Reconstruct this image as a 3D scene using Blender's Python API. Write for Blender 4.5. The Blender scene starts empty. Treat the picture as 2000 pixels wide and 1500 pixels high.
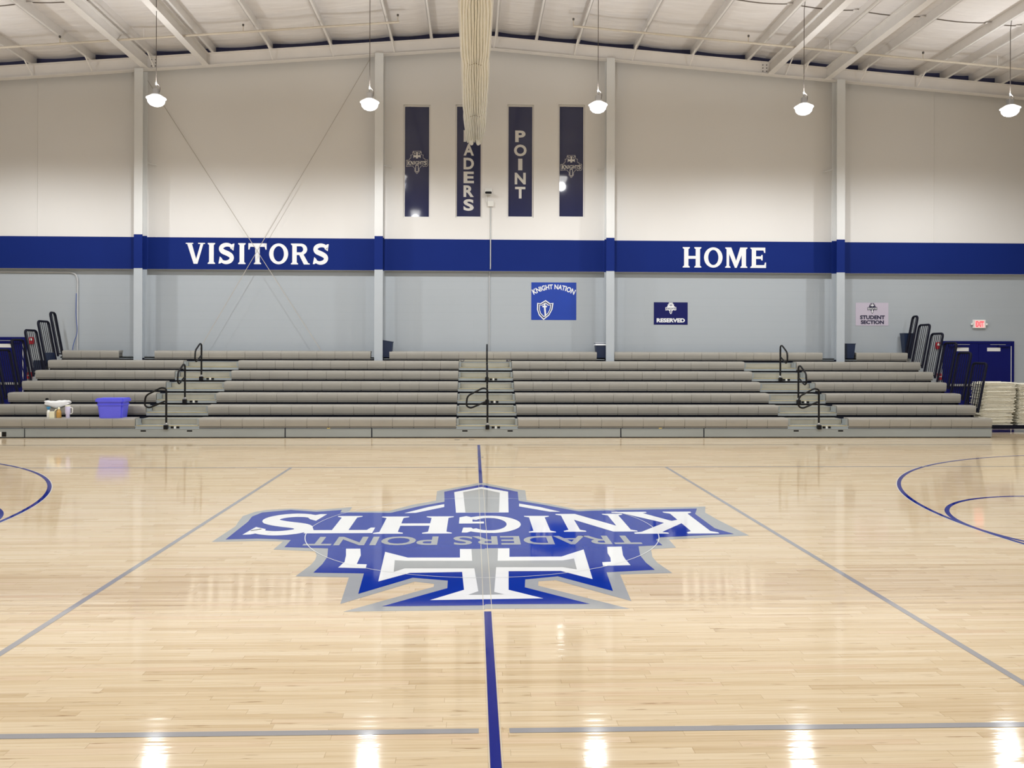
import bpy, bmesh, math, random
from mathutils import Vector, Matrix
random.seed(7)
SC = bpy.context.scene
COL = SC.collection

# ------------------------------------------------------------------ camera, world, exposure
F, CX, CY, YAW, ROLL, HC = 1584.8, 975.2, 685.4, .0316, .003, 1.85      # pixels of a 2000x1500 frame, radians, metres
cd = bpy.data.cameras.new('camera')
cam = bpy.data.objects.new('camera', cd); COL.objects.link(cam)
cd.sensor_width = 36; cd.lens = F/2000*36
cd.shift_x = (1000-CX)/2000; cd.shift_y = -(750-CY)/2000
cd.clip_start = .05; cd.clip_end = 200
cam.matrix_world = Matrix.Translation((0, 0, HC)) @ Matrix.Rotation(-YAW, 4, 'Z') @ Matrix.Rotation(math.pi/2, 4, 'X') @ Matrix.Rotation(ROLL, 4, 'Z')
SC.camera = cam
w = bpy.data.worlds.new('world'); SC.world = w; w.use_nodes = True
w.node_tree.nodes['Background'].inputs[0].default_value = (.02, .025, .035, 1)      # night outside
w.node_tree.nodes['Background'].inputs[1].default_value = .3
SC.view_settings.view_transform = 'Standard'; SC.view_settings.look = 'None'
SC.view_settings.exposure = 0.0; SC.view_settings.gamma = 1.0; SC.view_settings.use_curve_mapping = False
LAMP_POWER = 345.0
ROOF_FILL = 75.0            # fill lamps added to brighten the roof, one aimed up from each fixture
LAMP_COLOR = (.965, .985, 1.0)

# ------------------------------------------------------------------ measuring: a photo pixel on a known plane of the hall
def ray(x, y):
    dx, dy = x-CX, y-CY
    c, s = math.cos(ROLL), math.sin(ROLL)
    r, u = (c*dx+s*dy)/F, -(-s*dx+c*dy)/F
    return (r*math.cos(YAW)+math.sin(YAW), math.cos(YAW)-r*math.sin(YAW), u)
def on_y(x, y, Y):
    v = ray(x, y); t = Y/v[1]; return (v[0]*t, HC+v[2]*t)
def on_z(x, y, Z=0.0):
    v = ray(x, y); t = (Z-HC)/v[2]; return (v[0]*t, v[1]*t)

# ------------------------------------------------------------------ materials
def srgb(c):
    return tuple(((v/255)/12.92 if v/255 <= .04045 else ((v/255+.055)/1.055)**2.4) for v in c)+(1,)
class NT:
    def __init__(s, name):
        s.m = bpy.data.materials.new(name); s.m.use_nodes = True
        s.t = s.m.node_tree; s.b = s.t.nodes['Principled BSDF']
    def n(s, typ, **kw):
        nd = s.t.nodes.new(typ)
        for k, v in kw.items(): setattr(nd, k, v)
        return nd
    def l(s, a, b): s.t.links.new(a, b)
    def math(s, op, a, b=None, c=None):
        nd = s.n('ShaderNodeMath', operation=op)
        for i, v in enumerate((a, b, c)):
            if v is None: continue
            if isinstance(v, (int, float)): nd.inputs[i].default_value = v
            else: s.l(v, nd.inputs[i])
        return nd.outputs[0]
    def mix(s, fac, a, b, mode='MIX'):
        nd = s.n('ShaderNodeMix', data_type='RGBA', blend_type=mode)
        for i, v in ((0, fac), (6, a), (7, b)):
            if isinstance(v, (int, float)): nd.inputs[i].default_value = v
            elif isinstance(v, tuple): nd.inputs[i].default_value = v
            else: s.l(v, nd.inputs[i])
        return nd.outputs[2]
    def pos(s): return s.n('ShaderNodeNewGeometry').outputs['Position']
    def obj(s): return s.n('ShaderNodeTexCoord').outputs['Object']
    def scale(s, vec, sc):
        nd = s.n('ShaderNodeMapping'); nd.inputs['Scale'].default_value = sc; s.l(vec, nd.inputs[0]); return nd.outputs[0]
    def noise(s, vec, sc=1.0, det=3, rough=.5):
        nd = s.n('ShaderNodeTexNoise'); nd.inputs['Scale'].default_value = sc; nd.inputs['Detail'].default_value = det
        nd.inputs['Roughness'].default_value = rough; s.l(vec, nd.inputs['Vector']); return nd.outputs[0]
    def ramp(s, fac, stops):
        nd = s.n('ShaderNodeValToRGB'); e = nd.color_ramp.elements
        while len(e) < len(stops): e.new(.5)
        for el, (p, c) in zip(e, stops): el.position = p; el.color = c
        s.l(fac, nd.inputs[0]); return nd.outputs[0]
    def bump(s, h, st=.2, d=.01):
        nd = s.n('ShaderNodeBump'); nd.inputs['Strength'].default_value = st; nd.inputs['Distance'].default_value = d
        s.l(h, nd.inputs['Height']); s.l(nd.outputs[0], s.b.inputs['Normal'])
def mat(name, rgb, rough=.5, metal=0.0, var=.06, vs=(3, 3, 3), spec=.5, bump=0.0, bsc=60):
    t = NT(name); c = srgb(rgb)
    n = t.noise(t.scale(t.pos(), vs), 1.0, 4)
    lo = tuple(v*(1-var) for v in c[:3])+(1,); hi = tuple(min(1, v*(1+var)) for v in c[:3])+(1,)
    t.l(t.ramp(n, [(.3, lo), (.7, hi)]), t.b.inputs['Base Color'])
    t.b.inputs['Roughness'].default_value = rough; t.b.inputs['Metallic'].default_value = metal
    t.b.inputs['Specular IOR Level'].default_value = spec
    if bump: t.bump(t.noise(t.pos(), bsc, 3), bump, .005)
    return t.m
def glow(name, rgb, strength):
    t = NT(name)
    t.b.inputs['Base Color'].default_value = srgb(rgb); t.b.inputs['Emission Color'].default_value = srgb(rgb)
    t.b.inputs['Emission Strength'].default_value = strength
    return t.m

def floor_mat():
    t = NT('maple_floor')
    sp = t.n('ShaderNodeSeparateXYZ'); t.l(t.pos(), sp.inputs[0]); x, y = sp.outputs[0], sp.outputs[1]
    W = .057
    yr = t.math('DIVIDE', y, W); row = t.math('FLOOR', yr)
    w1 = t.n('ShaderNodeTexWhiteNoise', noise_dimensions='1D'); t.l(row, w1.inputs['W'])
    xs = t.math('ADD', t.math('DIVIDE', x, .85), t.math('MULTIPLY', w1.outputs[0], 9.0)); colm = t.math('FLOOR', xs)
    cb = t.n('ShaderNodeCombineXYZ'); t.l(row, cb.inputs[0]); t.l(colm, cb.inputs[1])
    w2 = t.n('ShaderNodeTexWhiteNoise', noise_dimensions='2D'); t.l(cb.outputs[0], w2.inputs['Vector'])
    base = t.ramp(w2.outputs[0], [(0, srgb((196, 170, 133))), (.15, srgb((213, 190, 154))), (.5, srgb((224, 204, 170))), (.85, srgb((232, 215, 186))), (1, srgb((220, 192, 162)))])
    # grain and mineral streaks, shifted per plank
    off = t.n('ShaderNodeCombineXYZ'); t.l(t.math('ADD', x, t.math('MULTIPLY', w2.outputs[0], 40.)), off.inputs[0]); t.l(y, off.inputs[1])
    g = t.noise(t.scale(off.outputs[0], (1.2, 45, 1)), 1.0, 5, .6)
    base = t.mix(.5, base, t.ramp(g, [(.28, srgb((198, 168, 128))), (.5, srgb((224, 203, 169))), (.75, srgb((238, 223, 197)))]))
    st = t.noise(t.scale(off.outputs[0], (3.6, 44, 1)), 1.0, 3, .55)
    base = t.mix(t.math('MULTIPLY', t.ramp(st, [(.635, (0, 0, 0, 1)), (.75, (1, 1, 1, 1))]), .8), base, srgb((142, 106, 66)))
    fy = t.math('FRACT', yr); fx = t.math('FRACT', xs)
    sy = t.math('LESS_THAN', t.math('ABSOLUTE', t.math('SUBTRACT', fy, .5)), .465)
    sx = t.math('LESS_THAN', fx, .004)
    seam = t.math('MAXIMUM', t.math('MULTIPLY', t.math('SUBTRACT', 1., sy), .16), t.math('MULTIPLY', sx, .35))
    base = t.mix(seam, base, srgb((150, 118, 82)))
    t.l(base, t.b.inputs['Base Color'])
    t.b.inputs['Roughness'].default_value = .06; t.b.inputs['Specular IOR Level'].default_value = .5
    t.bump(t.noise(t.scale(t.pos(), (.5, 16, 1)), 1.0, 2), .26, .004)
    return t.m
def block_mat():
    t = NT('grey_painted_block')
    mp = t.n('ShaderNodeMapping'); mp.inputs['Rotation'].default_value = (math.radians(90), 0, 0); t.l(t.pos(), mp.inputs[0])
    br = t.n('ShaderNodeTexBrick'); t.l(mp.outputs[0], br.inputs['Vector'])
    br.inputs['Scale'].default_value = 1.0; br.inputs['Brick Width'].default_value = 9.0; br.inputs['Row Height'].default_value = .203; br.inputs['Mortar Size'].default_value = .006
    br.inputs['Color1'].default_value = srgb((170, 177, 183)); br.inputs['Color2'].default_value = srgb((171, 178, 184)); br.inputs['Mortar'].default_value = srgb((168, 175, 181))
    t.l(br.outputs[0], t.b.inputs['Base Color']); t.b.inputs['Roughness'].default_value = .55
    n = t.noise(t.scale(t.pos(), (1.2, 1, 9)), 1, 2)
    t.bump(t.math('ADD', t.math('MULTIPLY', br.outputs['Fac'], -.35), n), .18, .006)
    return t.m
def insulation_mat():
    t = NT('white_faced_insulation')
    n = t.noise(t.scale(t.pos(), (1.1, 5, 1)), 1.0, 3)
    t.l(t.ramp(n, [(.3, srgb((236, 231, 228))), (.7, srgb((243, 239, 237)))]), t.b.inputs['Base Color'])
    t.b.inputs['Roughness'].default_value = .6
    t.bump(n, .6, .05); return t.m

M = {}
M['floor'] = floor_mat(); M['block'] = block_mat(); M['insul'] = insulation_mat()
M['wall_white'] = mat('white_wall_panel', (226, 224, 221), .6, var=.015, vs=(.4, .4, .4))
M['wall_grey'] = mat('grey_wall', (178, 180, 182), .6, var=.02)
M['navy_paint'] = mat('navy_wall_paint', (14, 38, 112), .7, var=.05, vs=(.5, .5, .5), spec=.15)
M['gap_shade'] = mat('navy_gap_shade', (62, 64, 102), .6)  # dark tone of the shaded gap under the roof, put into the colour
M['white_paint'] = mat('white_lettering', (238, 240, 242), .5, var=.01)
M['steel'] = mat('white_painted_steel', (234, 230, 226), .5, var=.02)
M['col_white'] = mat('white_painted_column', (221, 222, 221), .5, var=.015)
M['col_grey'] = mat('grey_painted_column', (180, 187, 193), .5, var=.015)
M['rod'] = mat('galvanised_rod', (184, 178, 170), .5)
M['bolt'] = mat('bolt_steel', (95, 90, 85), .5, .3)
FR = .06
M['fl_blue'] = mat('court_blue', (6, 46, 154), FR, var=.03, spec=.3)
M['fl_navy'] = mat('court_line_blue', (2, 28, 132), FR, var=.03, spec=.25)
M['fl_grey'] = mat('court_grey', (168, 171, 172), FR, var=.02)
M['fl_line'] = mat('court_line_grey', (160, 160, 164), FR, var=.02)
M['fl_white'] = mat('court_white', (240, 242, 243), FR, var=.01)
M['fl_cream'] = mat('court_edging_cream', (222, 214, 194), FR)
M['fl_dark'] = mat('court_edge', (58, 48, 50), FR)
M['seat'] = mat('taupe_seat_plastic', (157, 153, 144), .33, var=.05, vs=(2, 2, 2))
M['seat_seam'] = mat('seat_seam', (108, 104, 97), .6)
M['deck'] = mat('grey_deck', (158, 165, 168), .45, var=.04)
M['step'] = mat('aisle_step_panel', (168, 164, 148), .45, var=.05)
M['skirt'] = mat('grey_skirt', (152, 158, 158), .45, var=.06, vs=(.7, .7, 3))
M['nosing'] = mat('tan_nosing', (186, 172, 128), .5)
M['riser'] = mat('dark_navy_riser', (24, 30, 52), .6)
M['black'] = mat('black_powder_coat', (9, 9, 13), .4, spec=.3)
M['rubber'] = mat('black_rubber', (18, 18, 19), .7)
M['navy_steel'] = mat('navy_powder_coat', (8, 10, 30), .6, spec=.2)
M['door'] = mat('navy_door_paint', (6, 14, 96), .5, var=.04, spec=.2)
M['bin'] = mat('navy_bin_plastic', (22, 38, 68), .45)
M['liner'] = mat('white_bin_liner', (222, 226, 230), .4)
M['silver'] = mat('brushed_metal', (190, 192, 196), .3, .8)
M['chair'] = mat('cream_chair_plastic', (243, 239, 222), .45, var=.03)
M['chair_dk'] = mat('chair_frame_grey', (170, 165, 148), .4, .2)
M['tote'] = mat('violet_blue_plastic', (98, 100, 236), .35, var=.03)
M['towel'] = mat('white_terry', (240, 240, 240), .9, bump=.6, bsc=120)
M['red'] = mat('red_plastic', (186, 26, 40), .4)
M['white_plastic'] = mat('white_plastic', (232, 232, 228), .4, var=.01)
M['blue_cap'] = mat('blue_cap', (52, 128, 176), .4)
M['amber'] = mat('amber_bottle', (190, 146, 74), .25)
M['cream'] = mat('cream_carton', (236, 234, 206), .5)
M['lilac'] = mat('lilac_tumbler', (206, 202, 232), .35)
M['yellow'] = mat('yellow_tape', (222, 190, 70), .5)
M['curtain'] = mat('cream_vinyl', (253, 250, 240), .45, var=.03, vs=(8, .5, 8), bump=.15, bsc=30)
M['strap'] = mat('tan_webbing', (120, 104, 74), .8)
M['banner'] = mat('royal_blue_banner', (6, 58, 164), .45, var=.03)
M['sign_navy'] = mat('navy_sign', (6, 14, 88), .5, spec=.25)
M['sign_white'] = mat('pale_sign', (198, 190, 206), .4, var=.01)
M['ink'] = mat('dark_ink', (26, 22, 60), .5)
M['film_text'] = mat('pale_grey_film', (214, 212, 208), .5, var=.01)
M['dark_line'] = mat('ceiling_band', (104, 94, 84), .7)
M['pipe'] = mat('cream_pipe', (206, 196, 180), .5)
M['conduit'] = mat('grey_conduit', (186, 188, 190), .45)
M['blue_cable'] = mat('blue_cable', (64, 92, 168), .5)
M['cord'] = mat('dark_cord', (96, 88, 82), .6)
M['lens'] = glow('lamp_lens', (255, 253, 248), 11)
M['shade'] = glow('lit_milky_reflector', (255, 252, 246), 1.6)
M['exit_face'] = glow('exit_face', (250, 168, 164), .95)
M['exit_red'] = glow('exit_red', (250, 70, 78), 1.3)
def glass_mat():
    t = NT('dark_window_glass'); t.b.inputs['Base Color'].default_value = srgb((46, 50, 84)); t.b.inputs['Roughness'].default_value = .055
    t.b.inputs['Specular IOR Level'].default_value = .5
    n = t.noise(t.scale(t.pos(), (2, 1, 1)), 1, 2); t.bump(n, .02, .01); return t.m
M['glass'] = glass_mat()

# ------------------------------------------------------------------ mesh helpers
class MB:
    def __init__(s): s.v = []; s.f = []
    def add(s, vs, fs):
        o = len(s.v); s.v += [tuple(p) for p in vs]; s.f += [tuple(i+o for i in f) for f in fs]; return s
    def box(s, x0, x1, y0, y1, z0, z1):
        vs = [(x, y, z) for z in (z0, z1) for y in (y0, y1) for x in (x0, x1)]
        return s.add(vs, [(0, 2, 3, 1), (4, 5, 7, 6), (0, 1, 5, 4), (2, 6, 7, 3), (0, 4, 6, 2), (1, 3, 7, 5)])
    def bevbox(s, x0, x1, y0, y1, z0, z1, b=.01, seg=2):
        bm = bmesh.new(); bmesh.ops.create_cube(bm, size=1)
        for v in bm.verts: v.co = Vector((x0+(v.co.x+.5)*(x1-x0), y0+(v.co.y+.5)*(y1-y0), z0+(v.co.z+.5)*(z1-z0)))
        bmesh.ops.bevel(bm, geom=bm.edges[:], offset=b, segments=seg, affect='EDGES', profile=.5)
        s.bm(bm); bm.free(); return s
    def bm(s, bm):
        bm.verts.index_update(); s.add([v.co[:] for v in bm.verts], [[v.index for v in f.verts] for f in bm.faces])
    def quad(s, a, b, c, d): return s.add([a, b, c, d], [(0, 1, 2, 3)])
    def prism(s, poly, fn, d0, d1):          # poly of (u,v); fn(u,v,d) -> xyz
        n = len(poly)
        ar = sum(poly[i][0]*poly[(i+1) % n][1]-poly[(i+1) % n][0]*poly[i][1] for i in range(n))
        if ar < 0: poly = poly[::-1]
        vs = [fn(u, v, d0) for u, v in poly]+[fn(u, v, d1) for u, v in poly]
        return s.add(vs, [tuple(range(n))[::-1], tuple(range(n, 2*n))]+[(i, (i+1) % n, (i+1) % n+n, i+n) for i in range(n)])
    def poly(s, pts): return s.add(pts, [tuple(range(len(pts)))])
    def tube(s, pts, r, n=10, cap=True, closed=False):
        P = [Vector(p) for p in pts]; m = len(P); rings = []; up = None
        for i, p in enumerate(P):
            if closed: d = P[(i+1) % m]-P[i-1]
            else: d = P[min(i+1, m-1)]-P[max(i-1, 0)]
            d.normalize()
            if up is None:
                up = Vector((0, 0, 1)) if abs(d.z) < .9 else Vector((1, 0, 0))
            a = d.cross(up); a.normalize(); b = a.cross(d); up = b
            rr = r[i] if isinstance(r, (list, tuple)) else r
            rings.append([p+a*math.cos(2*math.pi*k/n)*rr+b*math.sin(2*math.pi*k/n)*rr for k in range(n)])
        vs = [q for ring in rings for q in ring]; fs = []
        for i in range(m if closed else m-1):
            j = (i+1) % m
            for k in range(n): fs.append((i*n+k, i*n+(k+1) % n, j*n+(k+1) % n, j*n+k))
        if cap and not closed: fs += [tuple(range(n))[::-1], tuple((m-1)*n+k for k in range(n))]
        return s.add(vs, fs)
    def lathe(s, prof, c, n=20, axis='Z'):   # prof [(r,z)]
        vs = []; fs = []
        for r, z in prof:
            for k in range(n):
                a = 2*math.pi*k/n; vs.append((c[0]+r*math.cos(a), c[1]+r*math.sin(a), c[2]+z))
        for i in range(len(prof)-1):
            for k in range(n): fs.append((i*n+k, i*n+(k+1) % n, (i+1)*n+(k+1) % n, (i+1)*n+k))
        fs += [tuple(range(n))[::-1], tuple((len(prof)-1)*n+k for k in range(n))]
        return s.add(vs, fs)

def wpos(o):
    p = Vector((0, 0, 0))
    while o: p += o.location; o = o.parent
    return p
def tag(o, label=None, cat=None, group=None, kind=None):
    if label: o['label'] = label
    if cat: o['category'] = cat
    if group: o['group'] = group
    if kind: o['kind'] = kind
    return o
def build(name, mb, m, parent=None, smooth=False, label=None):
    """link a mesh given in hall coordinates as one object"""
    if parent is not None: org = wpos(parent); loc = Vector((0, 0, 0))
    else:
        xs, ys, zs = zip(*mb.v); loc = Vector(((min(xs)+max(xs))/2, (min(ys)+max(ys))/2, min(zs))); org = loc
    me = bpy.data.meshes.new(name)
    me.from_pydata([tuple(Vector(p)-org) for p in mb.v], [], mb.f); me.update()
    me.materials.append(M[m] if isinstance(m, str) else m)
    if smooth:
        for p in me.polygons: p.use_smooth = True
        try: me.set_sharp_from_angle(angle=math.radians(40))
        except Exception: pass
    o = bpy.data.objects.new(name, me); COL.objects.link(o); o.location = loc
    if parent is not None: o.parent = parent
    if label: o['label'] = label
    return o
def thing(name, label, cat, loc, group=None):
    o = bpy.data.objects.new(name, None); COL.objects.link(o); o.location = loc; o.empty_display_size = .2
    return tag(o, label, cat, group)
def structure(o, label=None): o['kind'] = 'structure'; return tag(o, label)
def rounded(pts, r, seg=5, closed=False):
    P = [Vector(p) for p in pts]; out = []; n = len(P)
    for i, p in enumerate(P):
        if not closed and i in (0, n-1): out.append(p); continue
        a, b = P[i-1]-p, P[(i+1) % n]-p
        rr = min(r, a.length*.48, b.length*.48); s, e = p+a.normalized()*rr, p+b.normalized()*rr
        for k in range(seg+1):
            t = k/seg; out.append(s*(1-t)**2+p*2*t*(1-t)+e*t*t)
    return out

# ------------------------------------------------------------------ letters: slab-serif capitals drawn here, plain capitals from the built-in outline
def arc(cx, cy, rx, ry, a0, a1, n=24): return [(cx+rx*math.cos(math.radians(a0+(a1-a0)*i/n)), cy+ry*math.sin(math.radians(a0+(a1-a0)*i/n))) for i in range(n+1)]
def stem(x0, x1, e=.07, top=True, bot=True):
    p = []
    p += [(x0-e, 0), (x1+e, 0), (x1+e, .045), (x1, .1)] if bot else [(x0, 0), (x1, 0)]
    p += [(x1, .9), (x1+e, .955), (x1+e, 1), (x0-e, 1), (x0-e, .955), (x0, .9)] if top else [(x1, 1), (x0, 1)]
    if bot: p += [(x0, .1), (x0-e, .045)]
    return p
def ring(cx, cy, rx, ry, ix, iy, a0=0, a1=360, n=36):
    o, i = arc(cx, cy, rx, ry, a0, a1, n), arc(cx, cy, ix, iy, a0, a1, n)
    return [[o[k], o[k+1], i[k+1], i[k]] for k in range(n)]
def stroke(pts, ws):
    out = []; L = []
    for i, (x, y) in enumerate(pts):
        a = pts[max(i-1, 0)]; b = pts[min(i+1, len(pts)-1)]; dx, dy = b[0]-a[0], b[1]-a[1]; l = math.hypot(dx, dy) or 1
        L.append(((x-dy/l*ws[i]/2, y+dx/l*ws[i]/2), (x+dy/l*ws[i]/2, y-dx/l*ws[i]/2)))
    return [[L[i][0], L[i+1][0], L[i+1][1], L[i][1]] for i in range(len(L)-1)]
def g_S():
    c = [(.76, .76), (.66, .87), (.50, .92), (.33, .90), (.20, .82), (.17, .71), (.24, .61), (.40, .54), (.56, .47), (.68, .38), (.71, .26), (.62, .14), (.45, .08), (.28, .10), (.12, .20)]
    # smooth it
    P = []
    for i in range(len(c)-1):
        p0, p1, p2, p3 = c[max(i-1, 0)], c[i], c[i+1], c[min(i+2, len(c)-1)]
        for k in range(4):
            t = k/4; P.append(tuple(.5*((2*p1[j])+(-p0[j]+p2[j])*t+(2*p0[j]-5*p1[j]+4*p2[j]-p3[j])*t*t+(-p0[j]+3*p1[j]-3*p2[j]+p3[j])*t**3) for j in (0, 1)))
    P.append(c[-1]); n = len(P)
    ws = [.13+.11*math.sin(math.pi*i/(n-1)) for i in range(n)]
    return stroke(P, ws)+[[(.64, .74), (.80, .64), (.85, .98), (.76, .97), (.62, .86)], [(.03, .02), (.12, .02), (.28, .14), (.20, .28), (.10, .36)]]
GL = {
 'I': (.40, [stem(.08, .32)]),
 'H': (1.0, [stem(.08, .31), stem(.69, .92), [(.31, .43), (.69, .43), (.69, .57), (.31, .57)]]),
 'T': (.94, [stem(.355, .585, top=False), [(0, 1), (.94, 1), (.94, .70), (.88, .70), (.84, .83), (.10, .83), (.06, .70), (0, .70)]]),
 'K': (1.08, [stem(.08, .31), [(.31, .40), (.31, .56), (.66, .93), (.60, .955), (.60, 1), (1.0, 1), (1.0, .955), (.90, .92), (.52, .54), (.92, .08), (1.06, .045), (1.06, 0), (.60, 0), (.60, .045), (.66, .07), (.40, .45)]]),
 'N': (1.0, [stem(.09, .24), stem(.76, .91), [(.02, 1), (.34, 1), (.91, .12), (.91, 0), (.70, 0), (.09, .92), (.02, .955)]]),
 'G': (.98, ring(.5, .5, .49, .5, .27, .36, 42, 318)+[[(.58, .36), (.58, .47), (.97, .47), (.97, .09), (.86, .02), (.76, .10), (.76, .36)], [(.78, .70), (.90, .70), (.92, .97), (.84, .97), (.72, .84)]]),
 'S': (.90, g_S()),
 'V': (.98, [[(.07, .955), (.31, .955), (.60, 0), (.40, 0)], [(.75, .955), (.90, .955), (.60, 0), (.46, 0)], [(0, .95), (.38, .95), (.38, 1), (0, 1)], [(.63, .95), (.98, .95), (.98, 1), (.63, 1)]]),
 'O': (.98, ring(.49, .5, .49, .5, .27, .37)),
 'R': (.98, [stem(.08, .31), [(.31, .87), (.31, 1), (.5, 1)]+arc(.52, .725, .33, .275, 90, -90, 16)+[(.31, .45), (.31, .58), (.5, .58)]+arc(.5, .725, .14, .145, -90, 90, 12)+[(.45, .87)], [(.42, .48), (.66, .48), (.90, .07), (.98, .045), (.98, 0), (.68, 0)]]),
 'M': (1.2, [stem(.08, .22), stem(.88, 1.11), [(.04, 1), (.33, 1), (.66, .16), (.60, 0), (.52, 0), (.10, .95)], [(.80, 1), (1.08, 1), (1.0, .9), (.62, 0), (.54, .0), (.54, .2)]]),
 'E': (.84, [stem(.08, .31), [(.31, 1), (.80, 1), (.80, .74), (.74, .74), (.70, .86), (.31, .86)], [(.31, .44), (.31, .57), (.56, .57), (.60, .64), (.66, .64), (.66, .37), (.60, .37), (.56, .44)], [(.31, 0), (.31, .14), (.74, .14), (.78, .27), (.84, .27), (.84, 0)]]),
}
def lift(mb, pts, k, nrm):      # overlapping strokes of one letter lie a hair apart
    mb.poly([tuple(p[j]+nrm[j]*k*1.2e-4 for j in range(3)) for p in pts])
UP, OUT = (0, 0, 1), (0, -1, 0)
def glyph(mb, ch, fn, nrm=UP):
    k = 0
    for poly in GL[ch][1]:
        lift(mb, [fn(u/GL[ch][0], v) for u, v in poly], k % 7, nrm); k += 1
def serif(mb, word, fn, gap=.10, nrm=OUT):      # fn maps the unit square of the word
    tot = sum(GL[c][0] for c in word)+gap*(len(word)-1); x = 0
    for c in word:
        wd = GL[c][0]
        for k, poly in enumerate(GL[c][1]): lift(mb, [fn((x+u)/tot, v) for u, v in poly], k % 7, nrm)
        x += wd+gap
    return mb
_cache = {}
def plain(mb, word, fn, bold=.03):
    if (word, bold) not in _cache:
        cu = bpy.data.curves.new('t', 'FONT'); cu.body = word; cu.size = 1; cu.offset = bold; cu.resolution_u = 4
        ob = bpy.data.objects.new('t', cu); COL.objects.link(ob)
        dg = bpy.context.evaluated_depsgraph_get(); dg.update()
        me = bpy.data.meshes.new_from_object(ob.evaluated_get(dg))
        vs = [tuple(v.co) for v in me.vertices]; fs = [tuple(p.vertices) for p in me.polygons]
        bpy.data.objects.remove(ob); bpy.data.curves.remove(cu); bpy.data.meshes.remove(me)
        x0, x1 = min(v[0] for v in vs), max(v[0] for v in vs); y0, y1 = min(v[1] for v in vs), max(v[1] for v in vs)
        _cache[(word, bold)] = ([((v[0]-x0)/(x1-x0), (v[1]-y0)/(y1-y0)) for v in vs], fs)
    vs, fs = _cache[(word, bold)]
    mb.add([fn(u, v) for u, v in vs], fs); return mb
def on_wall(x0, x1, z0, z1, Y): return lambda u, v: (x0+u*(x1-x0), Y, z0+v*(z1-z0))

# ------------------------------------------------------------------ main measures
WU, WL = 21.1, 21.26                     # faces of the upper panelled wall and the lower block wall
XW = 16.4; YB = -4.4                    # end walls, wall behind the camera
ZS = 3.925                              # sill where the panels overhang the block wall
ZB0, ZB1 = ZS, 4.745                 # blue band
RX = .25                                # ridge
def rb(x): return 9.60-.0780*abs(x-RX)  # underside of the end rafter
RD = .315
def rt(x): return rb(x)+RD
PD = .26                                # purlin depth
def roof(x): return rt(x)+PD
SY = [17.25+.567*i for i in range(7)]   # seat fronts
SZ = [.416+.236*i for i in range(7)]    # seat tops

# ------------------------------------------------------------------ the hall
fl = build('floor', MB().box(-XW, XW, YB, WL+.2, -.2, 0), 'floor'); structure(fl)
# back wall: block wall below
structure(build('wall_back', MB().box(-XW, XW, WL, WL+.2, 0, ZS+.02), 'block'))
WIN = [(-1.838, -1.140), (-.486, .201), (.858, 1.548), (2.194, 2.887)]
WZ = [(5.30, 8.23), (5.315, 8.248), (5.325, 8.265), (5.337, 8.282)]
mb = MB(); xs = sorted(set([-XW, XW, RX]+[v for a in WIN for v in a]))
for a, b in zip(xs[:-1], xs[1:]):
    wi = [i for i, q in enumerate(WIN) if q[0] <= a+1e-6 and b <= q[1]+1e-6]
    if wi:
        z0, z1 = WZ[wi[0]]; spans = [((ZS, ZS), (z0, z0)), ((z1, z1), (roof(a), roof(b)))]
    else: spans = [((ZS, ZS), (roof(a), roof(b)))]
    for lo, hi in spans:
        vs = [(a, WU, lo[0]), (b, WU, lo[1]), (b, WU+.3, lo[1]), (a, WU+.3, lo[0]), (a, WU, hi[0]), (b, WU, hi[1]), (b, WU+.3, hi[1]), (a, WU+.3, hi[0])]
        mb.add(vs, [(0, 3, 2, 1), (4, 5, 6, 7), (0, 1, 5, 4), (1, 2, 6, 5), (2, 3, 7, 6), (3, 0, 4, 7)])
structure(build('wall_back_upper', mb, 'wall_white'))
mb = MB()
for x in (-11.16, 12.17): mb.box(x-.012, x+.012, WU-.012, WU-.001, ZB1+.01, rb(x)+.1)
structure(build('trim_3', mb, 'wall_white'))
for nm, x0, x1 in (('wall_left', -XW-.2, -XW), ('wall_right', XW, XW+.2)):
    structure(build(nm, MB().box(x0, x1, YB, WL+.2, 0, roof(XW)+.1), 'wall_grey'))
mb = MB().prism([(-XW, 0), (XW, 0), (XW, roof(XW)), (RX, roof(RX)), (-XW, roof(-XW))], lambda u, v, d: (u, d, v), YB-.2, YB)
structure(build('wall_front', mb, 'wall_grey'))
# painted blue band, lettering
t1 = structure(build('trim_1', MB().box(-XW, XW, WU-.004, WU, ZB0, ZB1), 'navy_paint'))
build('visitors_lettering', serif(MB(), 'VISITORS', on_wall(-7.40, -3.725, 4.066, 4.605, WU-.008), .13), 'white_paint', t1)
build('home_lettering', serif(MB(), 'HOME', on_wall(5.462, 7.673, 4.05, 4.585, WU-.008), .13), 'white_paint', t1)
# shade in the gap between rafter top and roof, painted as a navy strip
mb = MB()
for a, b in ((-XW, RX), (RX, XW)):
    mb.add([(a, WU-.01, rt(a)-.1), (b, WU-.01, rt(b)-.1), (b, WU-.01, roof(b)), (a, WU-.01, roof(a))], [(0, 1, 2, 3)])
structure(build('roof_gap_shade', mb, 'gap_shade'))

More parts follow.
